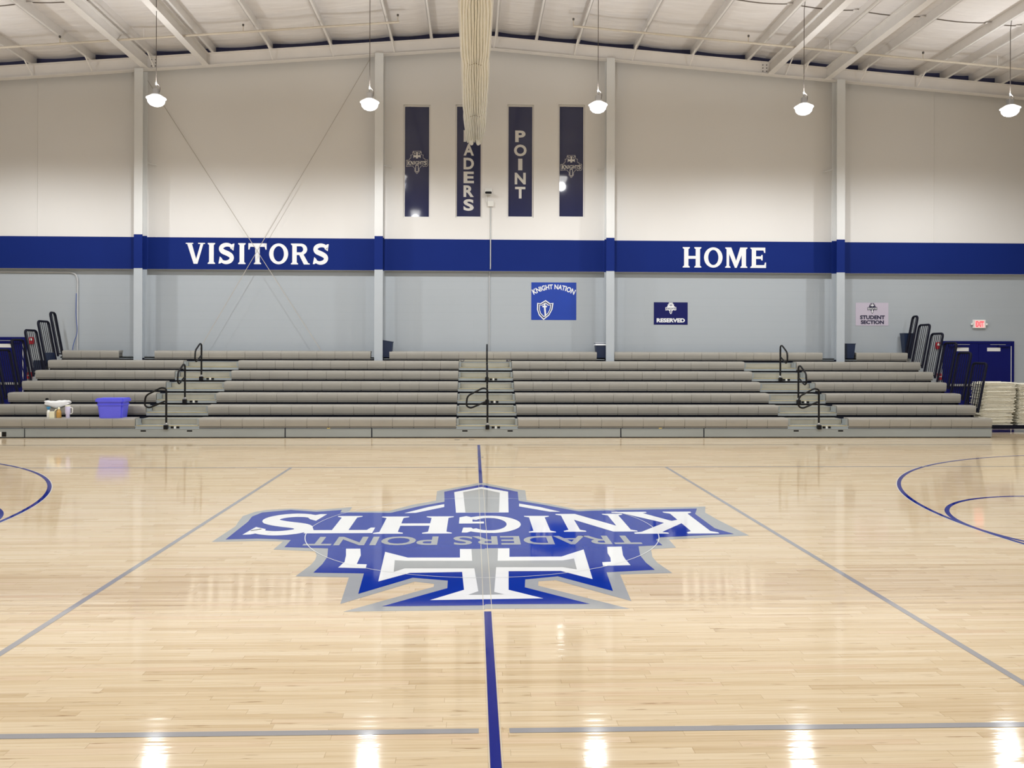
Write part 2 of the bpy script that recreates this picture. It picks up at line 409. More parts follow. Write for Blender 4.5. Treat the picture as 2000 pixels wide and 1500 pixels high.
# ceiling: faced insulation sagging a little between purlins
PX = [-14.5, -13.2, -12.55, -11.18, -9.70, -8.17, -6.65, -5.20, -3.68, -2.13, -1.13, -.10, .59, 1.61, 2.67, 4.16, 5.65, 7.10, 8.59, 10.11, 11.61, 12.30, 13.08, 13.79, 15.0]
mb = MB(); prof = []
ed = [-XW]+PX+[XW]
for a, b in zip(ed[:-1], ed[1:]):
    for k in range(6):
        t = k/6; x = a+(b-a)*t; prof.append((x, roof(x)-.045*min(1, (b-a)/1.4)*4*t*(1-t)))
prof.append((XW, roof(XW)))
vs = []; fs = []; NY = 2
for (x, z) in prof: vs += [(x, YB-.1, z), (x, WL+.2, z), (x, YB-.1, z+.12), (x, WL+.2, z+.12)]
for i in range(len(prof)-1):
    a, b = i*4, i*4+4; fs += [(a, b, b+1, a+1), (a+2, a+3, b+3, b+2)]
ce = structure(build('ceiling', MB().add(vs, fs), 'insul', smooth=True))
for yy in (17.95, 15.6, 13.2, 10.8):
    for sgn in (-1, 1):
        mb = MB()
        for i in range(len(prof)-1):
            (xa, za), (xb, zb) = prof[i], prof[i+1]
            if (xa+xb)/2*sgn < RX*sgn: continue
            if abs(xa-RX) < 2.2: continue
            mb.quad((xa, yy-.022, za-.006), (xb, yy-.022, zb-.006), (xb, yy+.022, zb-.006), (xa, yy+.022, za-.006))
        build('insulation_band', mb, 'dark_line', ce)

# purlins
ORD = ['first', 'second', 'third', 'fourth', 'fifth', 'sixth', 'seventh', 'eighth', 'ninth', 'tenth', 'eleventh', 'twelfth', 'thirteenth', 'fourteenth']
L_ = sorted([x for x in PX if x < RX], key=lambda x: -x); R_ = sorted([x for x in PX if x > RX])
for side, xsq in (('left', L_), ('right', R_)):
    for i, x in enumerate(xsq):
        z0 = rt(x)+.002; s = 1 if side == 'left' else -1
        mb = MB()
        mb.box(x-.008, x+.008, YB, WU-.02, z0, z0+PD-.004)
        f = .065*s
        mb.box(min(x, x+f), max(x, x+f), YB, WU-.02, z0, z0+.008)
        mb.box(min(x+f-.004, x+f+.004), max(x+f-.004, x+f+.004), YB, WU-.02, z0, z0+.022)
        mb.box(min(x, x-f), max(x, x-f), YB, WU-.02, z0+PD-.012, z0+PD-.004)
        o = build('roof_purlin', mb, 'steel')
        tag(o, f'thin white roof purlin under the ceiling, {ORD[i]} to the {side} of the ridge', 'purlin', f'roof purlins {side} of the ridge')
        for yy in (17.9, 15.55):
            build('purlin_clip', MB().box(x-.012 if s > 0 else x-.13, x+.13 if s > 0 else x+.012, yy-.05, yy+.01, z0+PD-.05, z0+PD-.036), 'steel', o)

# end rafter
def ibeam_x(mb, xa, xb, yc, part):
    for a, b in ((xa, RX), (RX, xb)):
        A, B = rb(a), rb(b)
        def slab(y0, y1, l0, l1):
            vs = [(a, y0, A+l0), (b, y0, B+l0), (b, y1, B+l0), (a, y1, A+l0), (a, y0, A+l1), (b, y0, B+l1), (b, y1, B+l1), (a, y1, A+l1)]
            mb.add(vs, [(0, 3, 2, 1), (4, 5, 6, 7), (0, 1, 5, 4), (1, 2, 6, 5), (2, 3, 7, 6), (3, 0, 4, 7)])
        if part == 'web': slab(yc-.005, yc+.005, .014, RD-.014)
        if part == 'bottom': slab(yc-.09, yc+.09, 0, .014)
        if part == 'top': slab(yc-.09, yc+.09, RD-.014, RD)
    return mb
RY = 20.82
ra = thing('end_rafter', 'long white gabled steel rafter running along the top of the back wall', 'rafter', (RX, RY, rb(RX)))
build('web', ibeam_x(MB(), -XW, XW, RY, 'web'), 'steel', ra)
build('bottom_flange', ibeam_x(MB(), -XW, XW, RY, 'bottom'), 'steel', ra)
build('top_flange', ibeam_x(MB(), -XW, XW, RY, 'top'), 'steel', ra)
for x in (-11.15, -9.67, -8.14, -5.17, -3.65, -2.10, .55, 2.62, 4.11, 5.60, 8.1, 8.55, 10.06, 11.56):
    s = 1 if x < RX else -1
    mb = MB().tube([(x, RY-.42, rt(x)+.05), (x+.10*s*0.6, RY-.10, rb(x)+.03)], .018, 6)
    build('flange_brace', mb, 'steel', ra)
for x in (-8.12, 7.52):
    for dx in (-.05, .05):
        for k in range(3): build('bolt', MB().box(x+dx-.012+.0, x+dx+.012, RY-.022, RY-.004, rb(x)+.08+.08*k, rb(x)+.10+.08*k), 'bolt', ra)

# strut beams running into the hall
for x, lab in ((-8.29, 'white steel beam running out over the court above the left column'), (-6.80, 'white steel beam left of the ridge, nearer the ridge of the left pair'),
               (7.66, 'white steel beam right of the ridge, nearer the ridge of the right pair'), (9.16, 'white steel beam running out over the court near the right column')):
    z0 = rb(x)+.012; d = RD-.02
    o = thing('strut_beam', lab, 'beam', (x, 8, z0), 'strut beams under the roof')
    build('web', MB().box(x-.006, x+.006, YB, RY-.01, z0+.014, z0+d-.014), 'steel', o)
    build('bottom_flange', MB().box(x-.085, x+.085, YB, RY-.01, z0, z0+.014), 'steel', o)
    build('top_flange', MB().box(x-.085, x+.085, YB, RY-.10, z0+d-.014, z0+d), 'steel', o)

# wall columns
CYF = 20.6
for px, lab in ((269, 'white steel column left of the VISITORS lettering'), (739, 'white steel column between the VISITORS lettering and the tall windows'),
                (1191.5, 'white steel column between the tall windows and the HOME lettering'), (1641.7, 'white steel column to the right of the HOME lettering')):
    x = on_y(px, 700, CYF)[0]; h = .106
    o = thing('steel_column', lab, 'column', (x, CYF+.15, 0), 'steel columns along the back wall')
    zt = rb(x)-.012
    def ib(z0, z1): 
        m_ = MB(); m_.box(x-h, x+h, CYF, CYF+.014, z0, z1); m_.box(x-.006, x+.006, CYF+.014, CYF+.286, z0, z1); m_.box(x-h, x+h, CYF+.286, CYF+.30, z0, z1); return m_
    build('upper_shaft', ib(ZB1+.0, zt), 'col_white', o)
    build('painted_band', ib(ZB0-.03, ZB1), 'navy_paint', o, label='navy blue band around the column')
    build('lower_shaft', ib(0, ZB0-.03), 'col_grey', o)
    s = 1 if x < 0 else -1
    build('girt_clip', MB().tube([(x+s*h*.6, CYF+.3, 6.62), (x+s*(h+.16), WU-.01, 6.58)], .012, 6), 'col_white', o)

# brace rods between the two left columns
for (p, q, lab) in (((722, 117), (385, 690), 'thin white bracing rod rising to the right behind the VISITORS lettering'), ((282, 148), (630, 690), 'thin white bracing rod rising to the left behind the VISITORS lettering')):
    a = on_y(*p, 21.0); b = on_y(*q, 21.0)
    t = (b[1]-.02)/(a[1]-b[1]); e = (b[0]+(b[0]-a[0])*t, .02)
    mb = MB().tube([(a[0], 20.99 if 'right' in lab else 21.03, a[1]), (e[0], 20.99 if 'right' in lab else 21.03, e[1])], .0075, 8)
    tag(build('brace_rod', mb, 'rod', smooth=True), lab, 'rod', 'cross bracing rods')

# ------------------------------------------------------------------ windows
def floor_pts(pts, z, ox, oy, sc=3.5714): return [on_z(ox+x/sc, oy+y/sc)+(z,) for x, y in pts]
# painted centre emblem, traced in two halves
gL = [(1930, 80), (1620, 140), (1612, 207), (1450, 235), (1285, 279), (1008, 283), (1028, 252), (780, 272), (720, 268), (600, 262), (430, 272), (350, 285), (265, 315), (230, 360), (215, 385), (48, 495), (380, 488), (545, 492), (478, 548), (770, 560), (780, 590), (770, 620), (740, 655), (632, 735), (1005, 742), (945, 928), (1465, 772), (1600, 788), (1596, 808), (965, 982), (1950, 968)]
gR = [(100, 962), (1110, 962), (468, 800), (470, 770), (590, 762), (1118, 908), (1040, 722), (1405, 712), (1300, 640), (1265, 600), (1255, 545), (1430, 535), (1380, 478), (1940, 450), (1720, 340), (1633, 290), (1635, 248), (1000, 262), (735, 268), (560, 232), (388, 205), (378, 135), (330, 130)]
bL = [(1930, 95), (1670, 145), (1672, 215), (1490, 248), (1300, 292), (945, 290), (955, 272), (780, 285), (600, 272), (400, 290), (330, 318), (300, 355), (145, 478), (370, 472), (480, 475), (600, 482), (555, 532), (860, 540), (855, 600), (820, 650), (757, 710), (1110, 715), (1070, 858), (1450, 745), (1695, 765), (1692, 818), (1235, 945), (1950, 938)]
bR = [(100, 930), (830, 928), (375, 812), (378, 757), (605, 735), (990, 838), (945, 707), (1282, 690), (1220, 640), (1180, 590), (1168, 525), (1335, 518), (1290, 480), (1320, 463), (1835, 440), (1700, 400), (1563, 300), (1575, 262), (840, 278), (750, 282), (500, 235), (332, 208), (325, 145)]
wBlade = ([(1752, 292), (1740, 148), (1930, 112)], [(258, 145), (262, 290)])
yBlade = ([(1818, 290), (1802, 148), (1930, 125)], [(200, 152), (195, 288)])
wCross = ([(1950, 545), (1780, 545), (1780, 605), (1415, 605), (1258, 565), (1210, 772), (1430, 712), (1795, 705), (1808, 830), (1570, 902), (1950, 896)], [(100, 896), (505, 890), (262, 830), (262, 700), (625, 698), (848, 755), (785, 548), (630, 598), (268, 600), (268, 540), (100, 541)])
yCross = ([(1950, 545), (1860, 545), (1865, 628), (1400, 628), (1325, 624), (1318, 705), (1395, 680), (1880, 680), (1908, 840), (1838, 865), (1950, 865)], [(100, 865), (230, 862), (162, 845), (175, 672), (640, 672), (738, 688), (718, 612), (640, 625), (185, 628), (188, 540), (100, 541)])
def two(l, r, z): return floor_pts(l, z, 400, 920)+floor_pts(r, z, 920, 920)
Wp = [two(*wBlade, 0), two(*wCross, 0)]
Yp = [two(*yBlade, 0), two(*yCross, 0)]
extra = [floor_pts([(1390, 295), (1470, 293), (1670, 252), (1670, 232), (1560, 252)], 0, 400, 920), floor_pts([(335, 228), (335, 248), (550, 285), (622, 285), (480, 252)], 0, 920, 920),
         floor_pts([(985, 543), (1085, 543), (1088, 590), (1060, 650), (1130, 652), (1122, 680), (930, 675), (975, 635), (985, 590)], 0, 400, 920),
         floor_pts([(950, 530), (1050, 528), (1060, 590), (1075, 615), (1113, 658), (920, 663), (915, 637), (975, 634), (972, 605), (953, 575)], 0, 920, 920)]
GP = two(gL, gR, 0); BP = two(bL, bR, 0)
# KNIGHTS: each letter in its own floor rectangle (they read from the far side)
def frect(xl, xr, yt, yb, ox):
    ym = (yt+yb)/2
    y_far = on_z(ox+(xl+xr)/2/3.5714, 920+yt/3.5714)[1]; y_near = on_z(ox+(xl+xr)/2/3.5714, 920+yb/3.5714)[1]
    a = on_z(ox+xl/3.5714, 920+ym/3.5714)[0]; b = on_z(ox+xr/3.5714, 920+ym/3.5714)[0]
    return (b, a, y_far, y_near)           # left edge of the letter lies on the right
KN = [('S', 325, 805, 300, 448, 400), ('T', 745, 1200, 315, 435, 400), ('H', 1200, 1735, 318, 438, 400), ('G', 1768, 2209, 313, 434, 400), ('I', 382, 572, 314, 430, 920), ('N', 608, 1118, 300, 424, 920), ('K', 1030, 1638, 285, 438, 920)]
KNR = [(c, frect(a, b, t, d, o)) for c, a, b, t, d, o in KN]
def kn_letters(mb, tr, nrm=OUT):
    for c, (x0, x1, y0, y1) in KNR: glyph(mb, c, lambda u, v: tr(x0+u*(x1-x0), y0+v*(y1-y0)), nrm)
    return mb
ta, tb = on_z(599, 1056), on_z(1245, 1051)
tz0, tz1 = on_z(930, 1047.5)[1], on_z(930, 1064.5)[1]
em = build('center_court_emblem', MB().poly([(x, y, .0008) for x, y, _ in GP]), 'fl_grey', fl, label='blue, white and grey emblem painted at centre court')
build('emblem_field', MB().poly([(x, y, .0014) for x, y, _ in BP]), 'fl_blue', em, label='blue field of the emblem')
mb = MB()
for p in Wp+extra: mb.poly([(x, y, .0020) for x, y, _ in p])
build('emblem_sword', mb, 'fl_white', em, label='white outline of the sword')
mb = MB()
for p in Yp: mb.poly([(x, y, .0026) for x, y, _ in p])
build('emblem_sword_core', mb, 'fl_grey', em, label='grey sword blade and cross')
build('emblem_lettering', kn_letters(MB(), lambda x, y: (x, y, .0020), UP), 'fl_white', em, label='white KNIGHTS lettering')
build('emblem_small_lettering', plain(MB(), 'TRADERS POINT', lambda u, v: (tb[0]+u*(ta[0]-tb[0]), tz0+v*(tz1-tz0), .0020), .02), 'fl_grey', em, label='grey TRADERS POINT lettering')
# emblem outlines reused upright on the window film and signs: s = size, c = centre
EX0 = min(p[0] for p in GP); EX1 = max(p[0] for p in GP); EY0 = min(p[1] for p in GP); EY1 = max(p[1] for p in GP)
def upright(xc, zc, wd, Y): 
    k = wd/(EX1-EX0); return lambda x, y: (xc-(x-(EX0+EX1)/2)*k, Y, zc-(y-(EY0+EY1)/2)*k)
def outline_poly(mb, pts, tr, wdt):
    P = [tr(x, y) for x, y, _ in pts]
    for a, b in zip(P, P[1:]+P[:1]):
        dx, dz = b[0]-a[0], b[2]-a[2]; l = math.hypot(dx, dz) or 1; nx, nz = -dz/l*wdt/2, dx/l*wdt/2
        mb.quad((a[0]-nx, a[1], a[2]-nz), (b[0]-nx, b[1], b[2]-nz), (b[0]+nx, b[1], b[2]+nz), (a[0]+nx, a[1], a[2]+nz))
for i, ((x0, x1), (z0, z1)) in enumerate(zip(WIN, WZ)):
    o = bpy.data.objects.new(f'window_{i+1}', None); COL.objects.link(o); o.location = ((x0+x1)/2, WU, z0); structure(o)
    o['label'] = ['tall narrow dark window with a pale emblem, leftmost of four', 'tall narrow dark window lettered TRADERS, behind the curtain end', 'tall narrow dark window lettered POINT', 'tall narrow dark window with a pale emblem, rightmost of four'][i]
    f = .035; yg = WU+.09
    mb = MB().box(x0, x0+f, yg-.03, yg+.03, z0, z1).box(x1-f, x1, yg-.03, yg+.03, z0, z1).box(x0+f, x1-f, yg-.03, yg+.03, z0, z0+f).box(x0+f, x1-f, yg-.03, yg+.03, z1-f, z1)
    build('window_frame', mb, 'wall_white', o)
    pane = build('window_pane', MB().box(x0+f, x1-f, yg-.006, yg+.006, z0+f, z1-f), 'glass', o)
    yt = yg-.010; xc = (x0+x1)/2
    if i in (0, 3):
        zc = on_y(816, 316 if i == 0 else 321, WU)[1]
        tr = upright(xc, zc, .56, yt); mb = kn_letters(MB(), tr)
        outline_poly(mb, GP, tr, .008)
        for p in Wp[1:]: mb.poly([tr(x, y) for x, y, _ in p])
        outline_poly(mb, Wp[0], tr, .016)
        build('pale_emblem', mb, 'film_text', pane, label='pale KNIGHTS emblem film')
    else:
        word, y0s, st = (('TRADERS', 238, 27), ('POINT', 264.5, 27.6))[i-1]
        mb = MB()
        for k, ch in enumerate(word):
            zc = on_y(1000, y0s+st*k, WU)[1]; hw = {'I': .055, 'O': .165, 'N': .145}.get(ch, .135)
            plain(mb, ch, on_wall(xc-hw, xc+hw, zc-.152, zc+.152, yt), .035)
        build('vertical_lettering', mb, 'film_text', pane, label=f'pale {word} lettering running down the glass')

# ------------------------------------------------------------------ court lines
CC = (.105, 8.40)
def strip(mb, a, b, wd, z):
    dx, dy = b[0]-a[0], b[1]-a[1]; l = math.hypot(dx, dy); nx, ny = -dy/l*wd/2, dx/l*wd/2
    return mb.quad((a[0]+nx, a[1]+ny, z), (a[0]-nx, a[1]-ny, z), (b[0]-nx, b[1]-ny, z), (b[0]+nx, b[1]+ny, z))
def fring(mb, c, r, wd, z, a0=0, a1=360, n=120):
    o, i = arc(c[0], c[1], r+wd/2, r+wd/2, a0, a1, n), arc(c[0], c[1], r-wd/2, r-wd/2, a0, a1, n)
    for k in range(n): mb.quad(i[k]+(z,), o[k]+(z,), o[k+1]+(z,), i[k+1]+(z,))
    return mb
yT = on_z(938, 945)[1]; yBt = on_z(955, 1190)[1]
mb = strip(MB(), (CC[0], 15.96), (CC[0], yT+.05), .05, .0010); strip(mb, (CC[0], yBt-.05), (CC[0], .76), .05, .0010)
build('center_line', mb, 'fl_navy', fl, label='blue half-court line')
mb = MB()
for s in (-.03, .03): strip(mb, (CC[0]+s, 15.9), (CC[0]+s, .76), .0045, .0032)
build('center_line_edging', mb, 'fl_cream', fl, label='thin white edging of the half-court line')
build('center_circle', fring(MB(), (.10, 8.40), 1.79, .008, .0032), 'fl_white', fl, label='thin white centre circle')
for s in (-1, 1):
    x = CC[0]+2.975*s
    build('attack_line', strip(MB(), (x, 12.90), (x, 3.95), .05, .0010), 'fl_line', fl, label='grey volleyball attack line on the '+('left' if s < 0 else 'right'))
build('volleyball_sideline', strip(strip(MB(), (-9, 3.95), (.105-.075, 3.95), .05, .0012), (.105+.075, 3.95), (9.2, 3.95), .05, .0012), 'fl_line', fl, label='grey near volleyball sideline')
build('volleyball_sideline', strip(strip(MB(), (-9, 12.90), (.105-.075, 12.90), .05, .0012), (.105+.075, 12.90), (9.2, 12.90), .05, .0012), 'fl_line', fl, label='faint grey far volleyball sideline')
build('court_sideline', strip(MB(), (-12.8, 15.96), (13.0, 15.96), .045, .0008), 'fl_dark', fl, label='thin dark sideline in front of the bleachers')
for s, bx, fx in ((-1, -11.10, -6.90), (1, 11.32, 7.12)):
    sd = 'left' if s < 0 else 'right'
    a0 = 90 if s > 0 else -90
    mb = fring(MB(), (bx, 8.4), 6.04, .05, .0010, a0, a0+180); e = 13.0*s
    for yy in (8.4-6.04, 8.4+6.04): strip(mb, (bx, yy), (e, yy), .05, .0010)
    build('three_point_line', mb, 'fl_navy', fl, label=f'blue three-point line on the {sd}')
    build('three_point_edging', fring(MB(), (bx, 8.4), 6.04+.031, .008, .0009, a0, a0+180), 'fl_white', fl)
    build('free_throw_circle', fring(MB(), (fx, 8.4), 1.83, .05, .0011), 'fl_navy', fl, label=f'blue free-throw circle on the {sd}')
    mb = MB()
    strip(mb, (fx, 8.4-1.83), (fx, 8.4+1.83), .05, .0012)
    for yy in (8.4-1.83, 8.4+1.83): strip(mb, (fx, yy), (e, yy), .05, .0012)
    build('lane_line', mb, 'fl_navy', fl, label=f'blue lane outline on the {sd}')
build('net_post_cover', fring(MB(), (.12, 14.10), .05, .012, .0034, n=24), 'silver', fl)
for dx in (-.34, -.04): build('floor_plate', MB().box(dx-.055, dx+.055, 16.86, 16.93, 0, .003), 'seat_seam', fl)

# ------------------------------------------------------------------ bleachers
bl = thing('telescopic_bleachers', 'long grey telescopic bleachers of seven rows along the back wall', 'bleachers', (.4, SY[0], 0))
XL, XR = -10.36, 11.25
A1, A2, A3 = (-7.10, -5.77), (-.365, .945), (6.77, 8.09)
RUNS = [(XL, A1[0]), (A1[1], A2[0]), (A2[1], A3[0]), (A3[1], XR)]
RUN7 = [(-10.30, -8.90), (-8.02, -2.61), (-2.14, 3.15), (3.60, 9.00), (9.88, 11.23)]
def seat_run(x0, x1, i):
    mb = MB(); y, z = SY[i], SZ[i]; n = max(1, round((x1-x0)/.457)); s = (x1-x0)/n
    pr = [(.018, -.205), (.004, -.12), (0, -.03), (.008, -.015), (.055, 0), (.25, .006), (.25, -.05), (.04, -.05), (.04, -.205)]
    for k in range(n):
        xm, hw = x0+(k+.5)*s, s/2-.002
        mb.prism(pr, lambda u, v, d: (xm+d*(hw-.005*max(0, (-v-.09)/.115)), y+u, z+v), -1, 1)
    return mb
for i in range(7):
    y, z = SY[i], SZ[i]; dz = z-.155
    runs = RUNS if i < 6 else RUN7
    for (a, b) in runs:
        o = build('seat_bench', seat_run(a, b, i), 'seat', bl, smooth=True)
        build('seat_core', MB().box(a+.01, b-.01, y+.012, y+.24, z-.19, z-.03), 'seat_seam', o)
    # deck with nosing
    y1 = SY[i+1]-.03 if i < 5 else (CYF-.01 if i == 5 else 20.93)
    mb = MB()
    if i < 6:
        mb.box(XL, XR, y+.03, y1, dz-.03, dz)
        for a, b in (A1, A2, A3): mb.box(a, b, y+.028, y+.05, dz-.07, dz)
    else:
        cs = [on_y(px, 700, CYF)[0] for px in (269, 739, 1191.5, 1641.7)]; e = [XL]+[v for c in cs for v in (c-.13, c+.13)]+[XR]
        for k in range(0, len(e), 2): mb.box(e[k], e[k+1], y+.03, y1, dz-.03, dz); mb.box(e[k], e[k+1], y+.03, y+.05, dz-.045, dz)
    build('deck', mb, 'deck', bl)
    # dark riser below the deck
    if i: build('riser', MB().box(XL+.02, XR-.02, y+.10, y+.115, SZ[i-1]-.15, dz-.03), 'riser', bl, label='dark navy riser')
    # aisle steps
    if i < 6:
        for (a, b) in (A1, A2, A3):
            st = build('aisle_step', MB().bevbox(a+.04, b-.04, y+.26, SY[i+1]+.09, dz+.001, dz+.125, .006), 'step', bl)
            build('step_nosing', MB().box(a+.04, b-.04, y+.254, y+.29, dz+.112, dz+.128), 'deck', st)
            build('tread_strip', MB().box(a+.02, b-.02, y+.022, y+.06, dz-.012, dz+.002), 'nosing', st)
            for xx, s in ((a, 1), (b, -1)):
                if (i in (0, 1, 2, 3, 4, 5)):
                    xa, xb = (xx+.004, xx+.05) if s > 0 else (xx-.05, xx-.004)
                    build('seat_bracket', MB().box(xa, xb, y+.03, y+.22, z-.15, z-.02), 'skirt', bl)
# front skirt in lengths, with latch slots
sk = [XL, -9.37, -3.97, -2.15, 3.15, 4.94, XR]
SL = [-6.92, -5.96, -.18, .78, 6.94, 7.91]
for a, b in zip(sk[:-1], sk[1:]):
    o = build('skirt_panel', MB().bevbox(a+.012, b-.012, SY[0]-.005, SY[0]+.03, .018, .195, .004, 1), 'skirt', bl)
    for x in SL:
        if a < x < b: build('latch_slot', MB().box(x-.055, x+.055, SY[0]-.008, SY[0], .135, .165), 'black', o)
    build('skirt_lip', MB().box(a+.012, b-.012, SY[0]-.016, SY[0]+.03, .187, .197), 'deck', o)
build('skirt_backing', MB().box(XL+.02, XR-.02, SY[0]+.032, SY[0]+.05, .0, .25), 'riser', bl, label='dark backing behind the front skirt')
for x in (-3.06, 4.0): build('yellow_marker', MB().box(x-.03, x+.03, SY[0]-.012, SY[0]+.02, .197, .208), 'yellow', bl)
build('front_sticker', MB().box(-9.95, -9.84, SY[0]-.007, SY[0]-.003, .03, .13), 'white_plastic', bl)
build('front_sticker', MB().box(-9.83, -9.74, SY[0]-.007, SY[0]-.003, .03, .13), 'black', bl)
# stepped end panels
for x0, x1 in ((XL+.02, XL+.05), (XR-.05, XR-.02)):
    po = [(SY[0]+.06, 0), (20.92, 0), (20.92, SZ[6]-.19)]
    for i in range(6, -1, -1): po += [(SY[i]+.06, SZ[i]-.19)]+([(SY[i]+.06, SZ[i-1]-.19)] if i else [])
    build('end_panel', MB().prism(po, lambda u, v, d: (d, u, v), x0, x1), 'navy_steel', bl)
# row number plates beside the handrail sockets, section numbers on the top riser
for x in (-6.42+.0, .33, 7.47):
    for i in (0, 2, 4):
        y, z = SY[i]+.02, SZ[i]-.155
        build('row_plate', MB().box(x+.06, x+.115, y-.004, y+.004, z-.06, z-.02), 'black', bl)
        build('row_plate', MB().box(x+.13, x+.165, y-.004, y+.004, z-.065, z-.015), 'white_plastic', bl)
        build('row_plate', MB().box(x+.18, x+.235, y-.004, y+.004, z-.06, z-.02), 'black', bl)
fp = build('section_panel', MB().box(A2[0], A2[1], SY[6]-.02, SY[6]-.004, SZ[5]-.02, SZ[6]-.215), 'step', bl)
for wd, px in (('C7', 903.5), ('B7', 993)):
    x = on_y(px, 711, SY[6])[0]; build('section_number', plain(MB(), wd, on_wall(x-.055, x+.055, SZ[5]+.005-.02, SZ[5]+.0-.02+.055, SY[6]-.024), .02), 'ink', fp)

# aisle handrails
def handrail(x, i, aim, label):
    y = SY[i]-.005; z = SZ[i]-.225
    o = thing('aisle_handrail', label, 'handrail', (x, y, z), 'black aisle handrails on the bleachers')
    ax, ay = aim; T = z+.87
    P = lambda d, h: (x+ax*d, y+ay*d, h)
    build('post', MB().tube([(x, y, z+.06), (x, y, z+.78)], .021, 12), 'black', o, smooth=True)
    loop = [P(0, z+.62), P(0, T-.02), P(.10, T), P(.43, T-.17), P(.45, T-.38), P(.36, T-.43), P(.03, T-.29)]
    build('loop_rail', MB().tube(rounded(loop, .08), .019, 12), 'black', o, smooth=True)
    sc = build('socket', MB().bevbox(x-.04, x+.04, y-.055, y+.02, z-.005, z+.085, .006), 'black', o)
    build('collar', MB().lathe([(.027, 0), (.027, .03), (.022, .04)], (x, y, z+.088), 12), 'silver', sc)
AIS = [(-6.446, 'left', .85), (.297, 'centre', 0), (7.433, 'right', -.85)]
for x, nm, _ in AIS:
    handrail(x, 0, (-1, 0), f'black handrail with its loop swung left at the foot of the {nm} bleacher aisle')
    for i, w_ in ((2, 'partway up'), (4, 'highest in')):
        xo = x+(-.012 if nm == 'left' else .012)*i*.5
        handrail(xo, i, (-.02 if nm == 'centre' else 0, -1), f'black handrail with its loop facing the court, {w_} the {nm} bleacher aisle')

# end guard rails
RN = ['first', 'second', 'third', 'fourth', 'fifth', 'sixth', 'top']
for s, xe, sd in ((-1, XL, 'left'), (1, XR, 'right')):
    for i in range(1, 7):
        y0 = SY[i]+.02; y1 = SY[i+1]-.04 if i < 6 else 20.92; zb = SZ[i]-.15; zt = SZ[i]+.95
        lean = lambda z: xe+s*(.045+.21*(z-zb)/(zt-zb))
        o = thing('guard_rail', f'dark barred guard rail at the {sd} end of the {RN[i]} bleacher row', 'guard rail', (xe+s*.045, (y0+y1)/2, zb), f'guard rails on the {sd} end of the bleachers')
        pts = [(lean(zb), y0, zb), (lean(zt), y0, zt), (lean(zt), y1, zt), (lean(zb), y1, zb)]
        build('frame', MB().tube(rounded(pts, .09), .027, 10), 'navy_steel', o, smooth=True)
        build('bottom_bar', MB().tube([(lean(zb+.06), y0, zb+.06), (lean(zb+.06), y1, zb+.06)], .016, 8), 'navy_steel', o, smooth=True)
        nb = 6 if i < 6 else 3
        for k in range(1, nb):
            yy = y0+(y1-y0)*k/nb
            build('bar', MB().tube([(lean(zb+.06), yy, zb+.06), (lean(zt-.01), yy, zt-.01)], .0085, 8), 'navy_steel', o, smooth=True)
        if (sd == 'left' and i == 5) or (sd == 'right' and i == 1):
            h = .33 if sd == 'left' else .10
            build('kick_plate', MB().prism([(lean(zb), zb), (lean(zb)+s*.0+.006, zb), (lean(zb+h)+.006, zb+h), (lean(zb+h), zb+h)], lambda u, v, d: (u, d, v), y0+.02, y1-.02), 'bin', o, label='navy plate at the foot of the rail')
            if sd == 'left': build('end_plate', MB().box(xe-.44, xe-.07, y0+.16, y0+.175, zb-.13, zb+.14), 'bin', o, label='navy plate facing the court')

# ------------------------------------------------------------------ bins behind the top row
def waste_bin(x0, x1, z0, z1, y0, y1, label, liner=False, flare=.03, slant=0):
    xc, yc = (x0+x1)/2, (y0+y1)/2
    o = thing('waste_bin', label, 'bin', (xc, yc, z0), 'navy waste bins at the wall')
    a, b, c, d = x0+flare, x1-flare, y0+flare, y1-flare
    t = .012
    vs = [(a, c, z0), (b, c, z0), (b, d, z0), (a, d, z0), (x0, y0, z1+slant), (x1, y0, z1-slant), (x1, y1, z1-slant), (x0, y1, z1+slant),
          (x0+t, y0+t, z1+slant), (x1-t, y0+t, z1-slant), (x1-t, y1-t, z1-slant), (x0+t, y1-t, z1+slant), (a+t, c+t, z0+.02), (b-t, c+t, z0+.02), (b-t, d-t, z0+.02), (a+t, d-t, z0+.02)]
    fs = [(3, 2, 1, 0)]
    for k in range(4):
        n = (k+1) % 4; fs += [(k, n, 4+n, 4+k), (4+k, 4+n, 8+n, 8+k), (8+k, 8+n, 12+n, 12+k)]
    fs.append((12, 13, 14, 15))
    build('body', MB().add(vs, fs), 'bin', o)
    r = .012
    build('rim', MB().tube([(x0, y0, z1+slant), (x1, y0, z1-slant), (x1, y1, z1-slant), (x0, y1, z1+slant)], r, 6, closed=True), 'bin', o)
    if liner: build('liner', MB().add([(x0-.012, y0-.012, z1-.05), (x1+.012, y0-.012, z1-.05), (x1+.012, y1+.012, z1-.05), (x0-.012, y1+.012, z1-.05), (x0, y0, z1+.02), (x1, y0, z1+.02), (x1, y1, z1+.02), (x0, y1, z1+.02)],
              [(0, 1, 5, 4), (1, 2, 6, 5), (2, 3, 7, 6), (3, 0, 4, 7)]), 'liner', o, label='white bin liner folded over the rim')
D7 = SZ[6]-.153
waste_bin(-2.325, -2.06, D7, 2.09, 20.66, 20.92, 'navy bin behind the column right of the VISITORS lettering', slant=.02)
waste_bin(3.12, 3.405, D7, 2.05, 20.66, 20.92, 'navy bin with a white liner, tucked behind the column left of HOME', True)
waste_bin(9.63, 9.86, D7, 2.06, 20.66, 20.92, 'navy bin against the column below the STUDENT SECTION sign')
build('rear_landing', MB().box(10.95, 11.62, 20.935, 21.23, D7-.035, D7-.002), 'deck', bl)
waste_bin(11.30, 11.55, D7, 2.34, 20.96, 21.18, 'tall dark navy bin behind the top right guard rail', flare=.05)

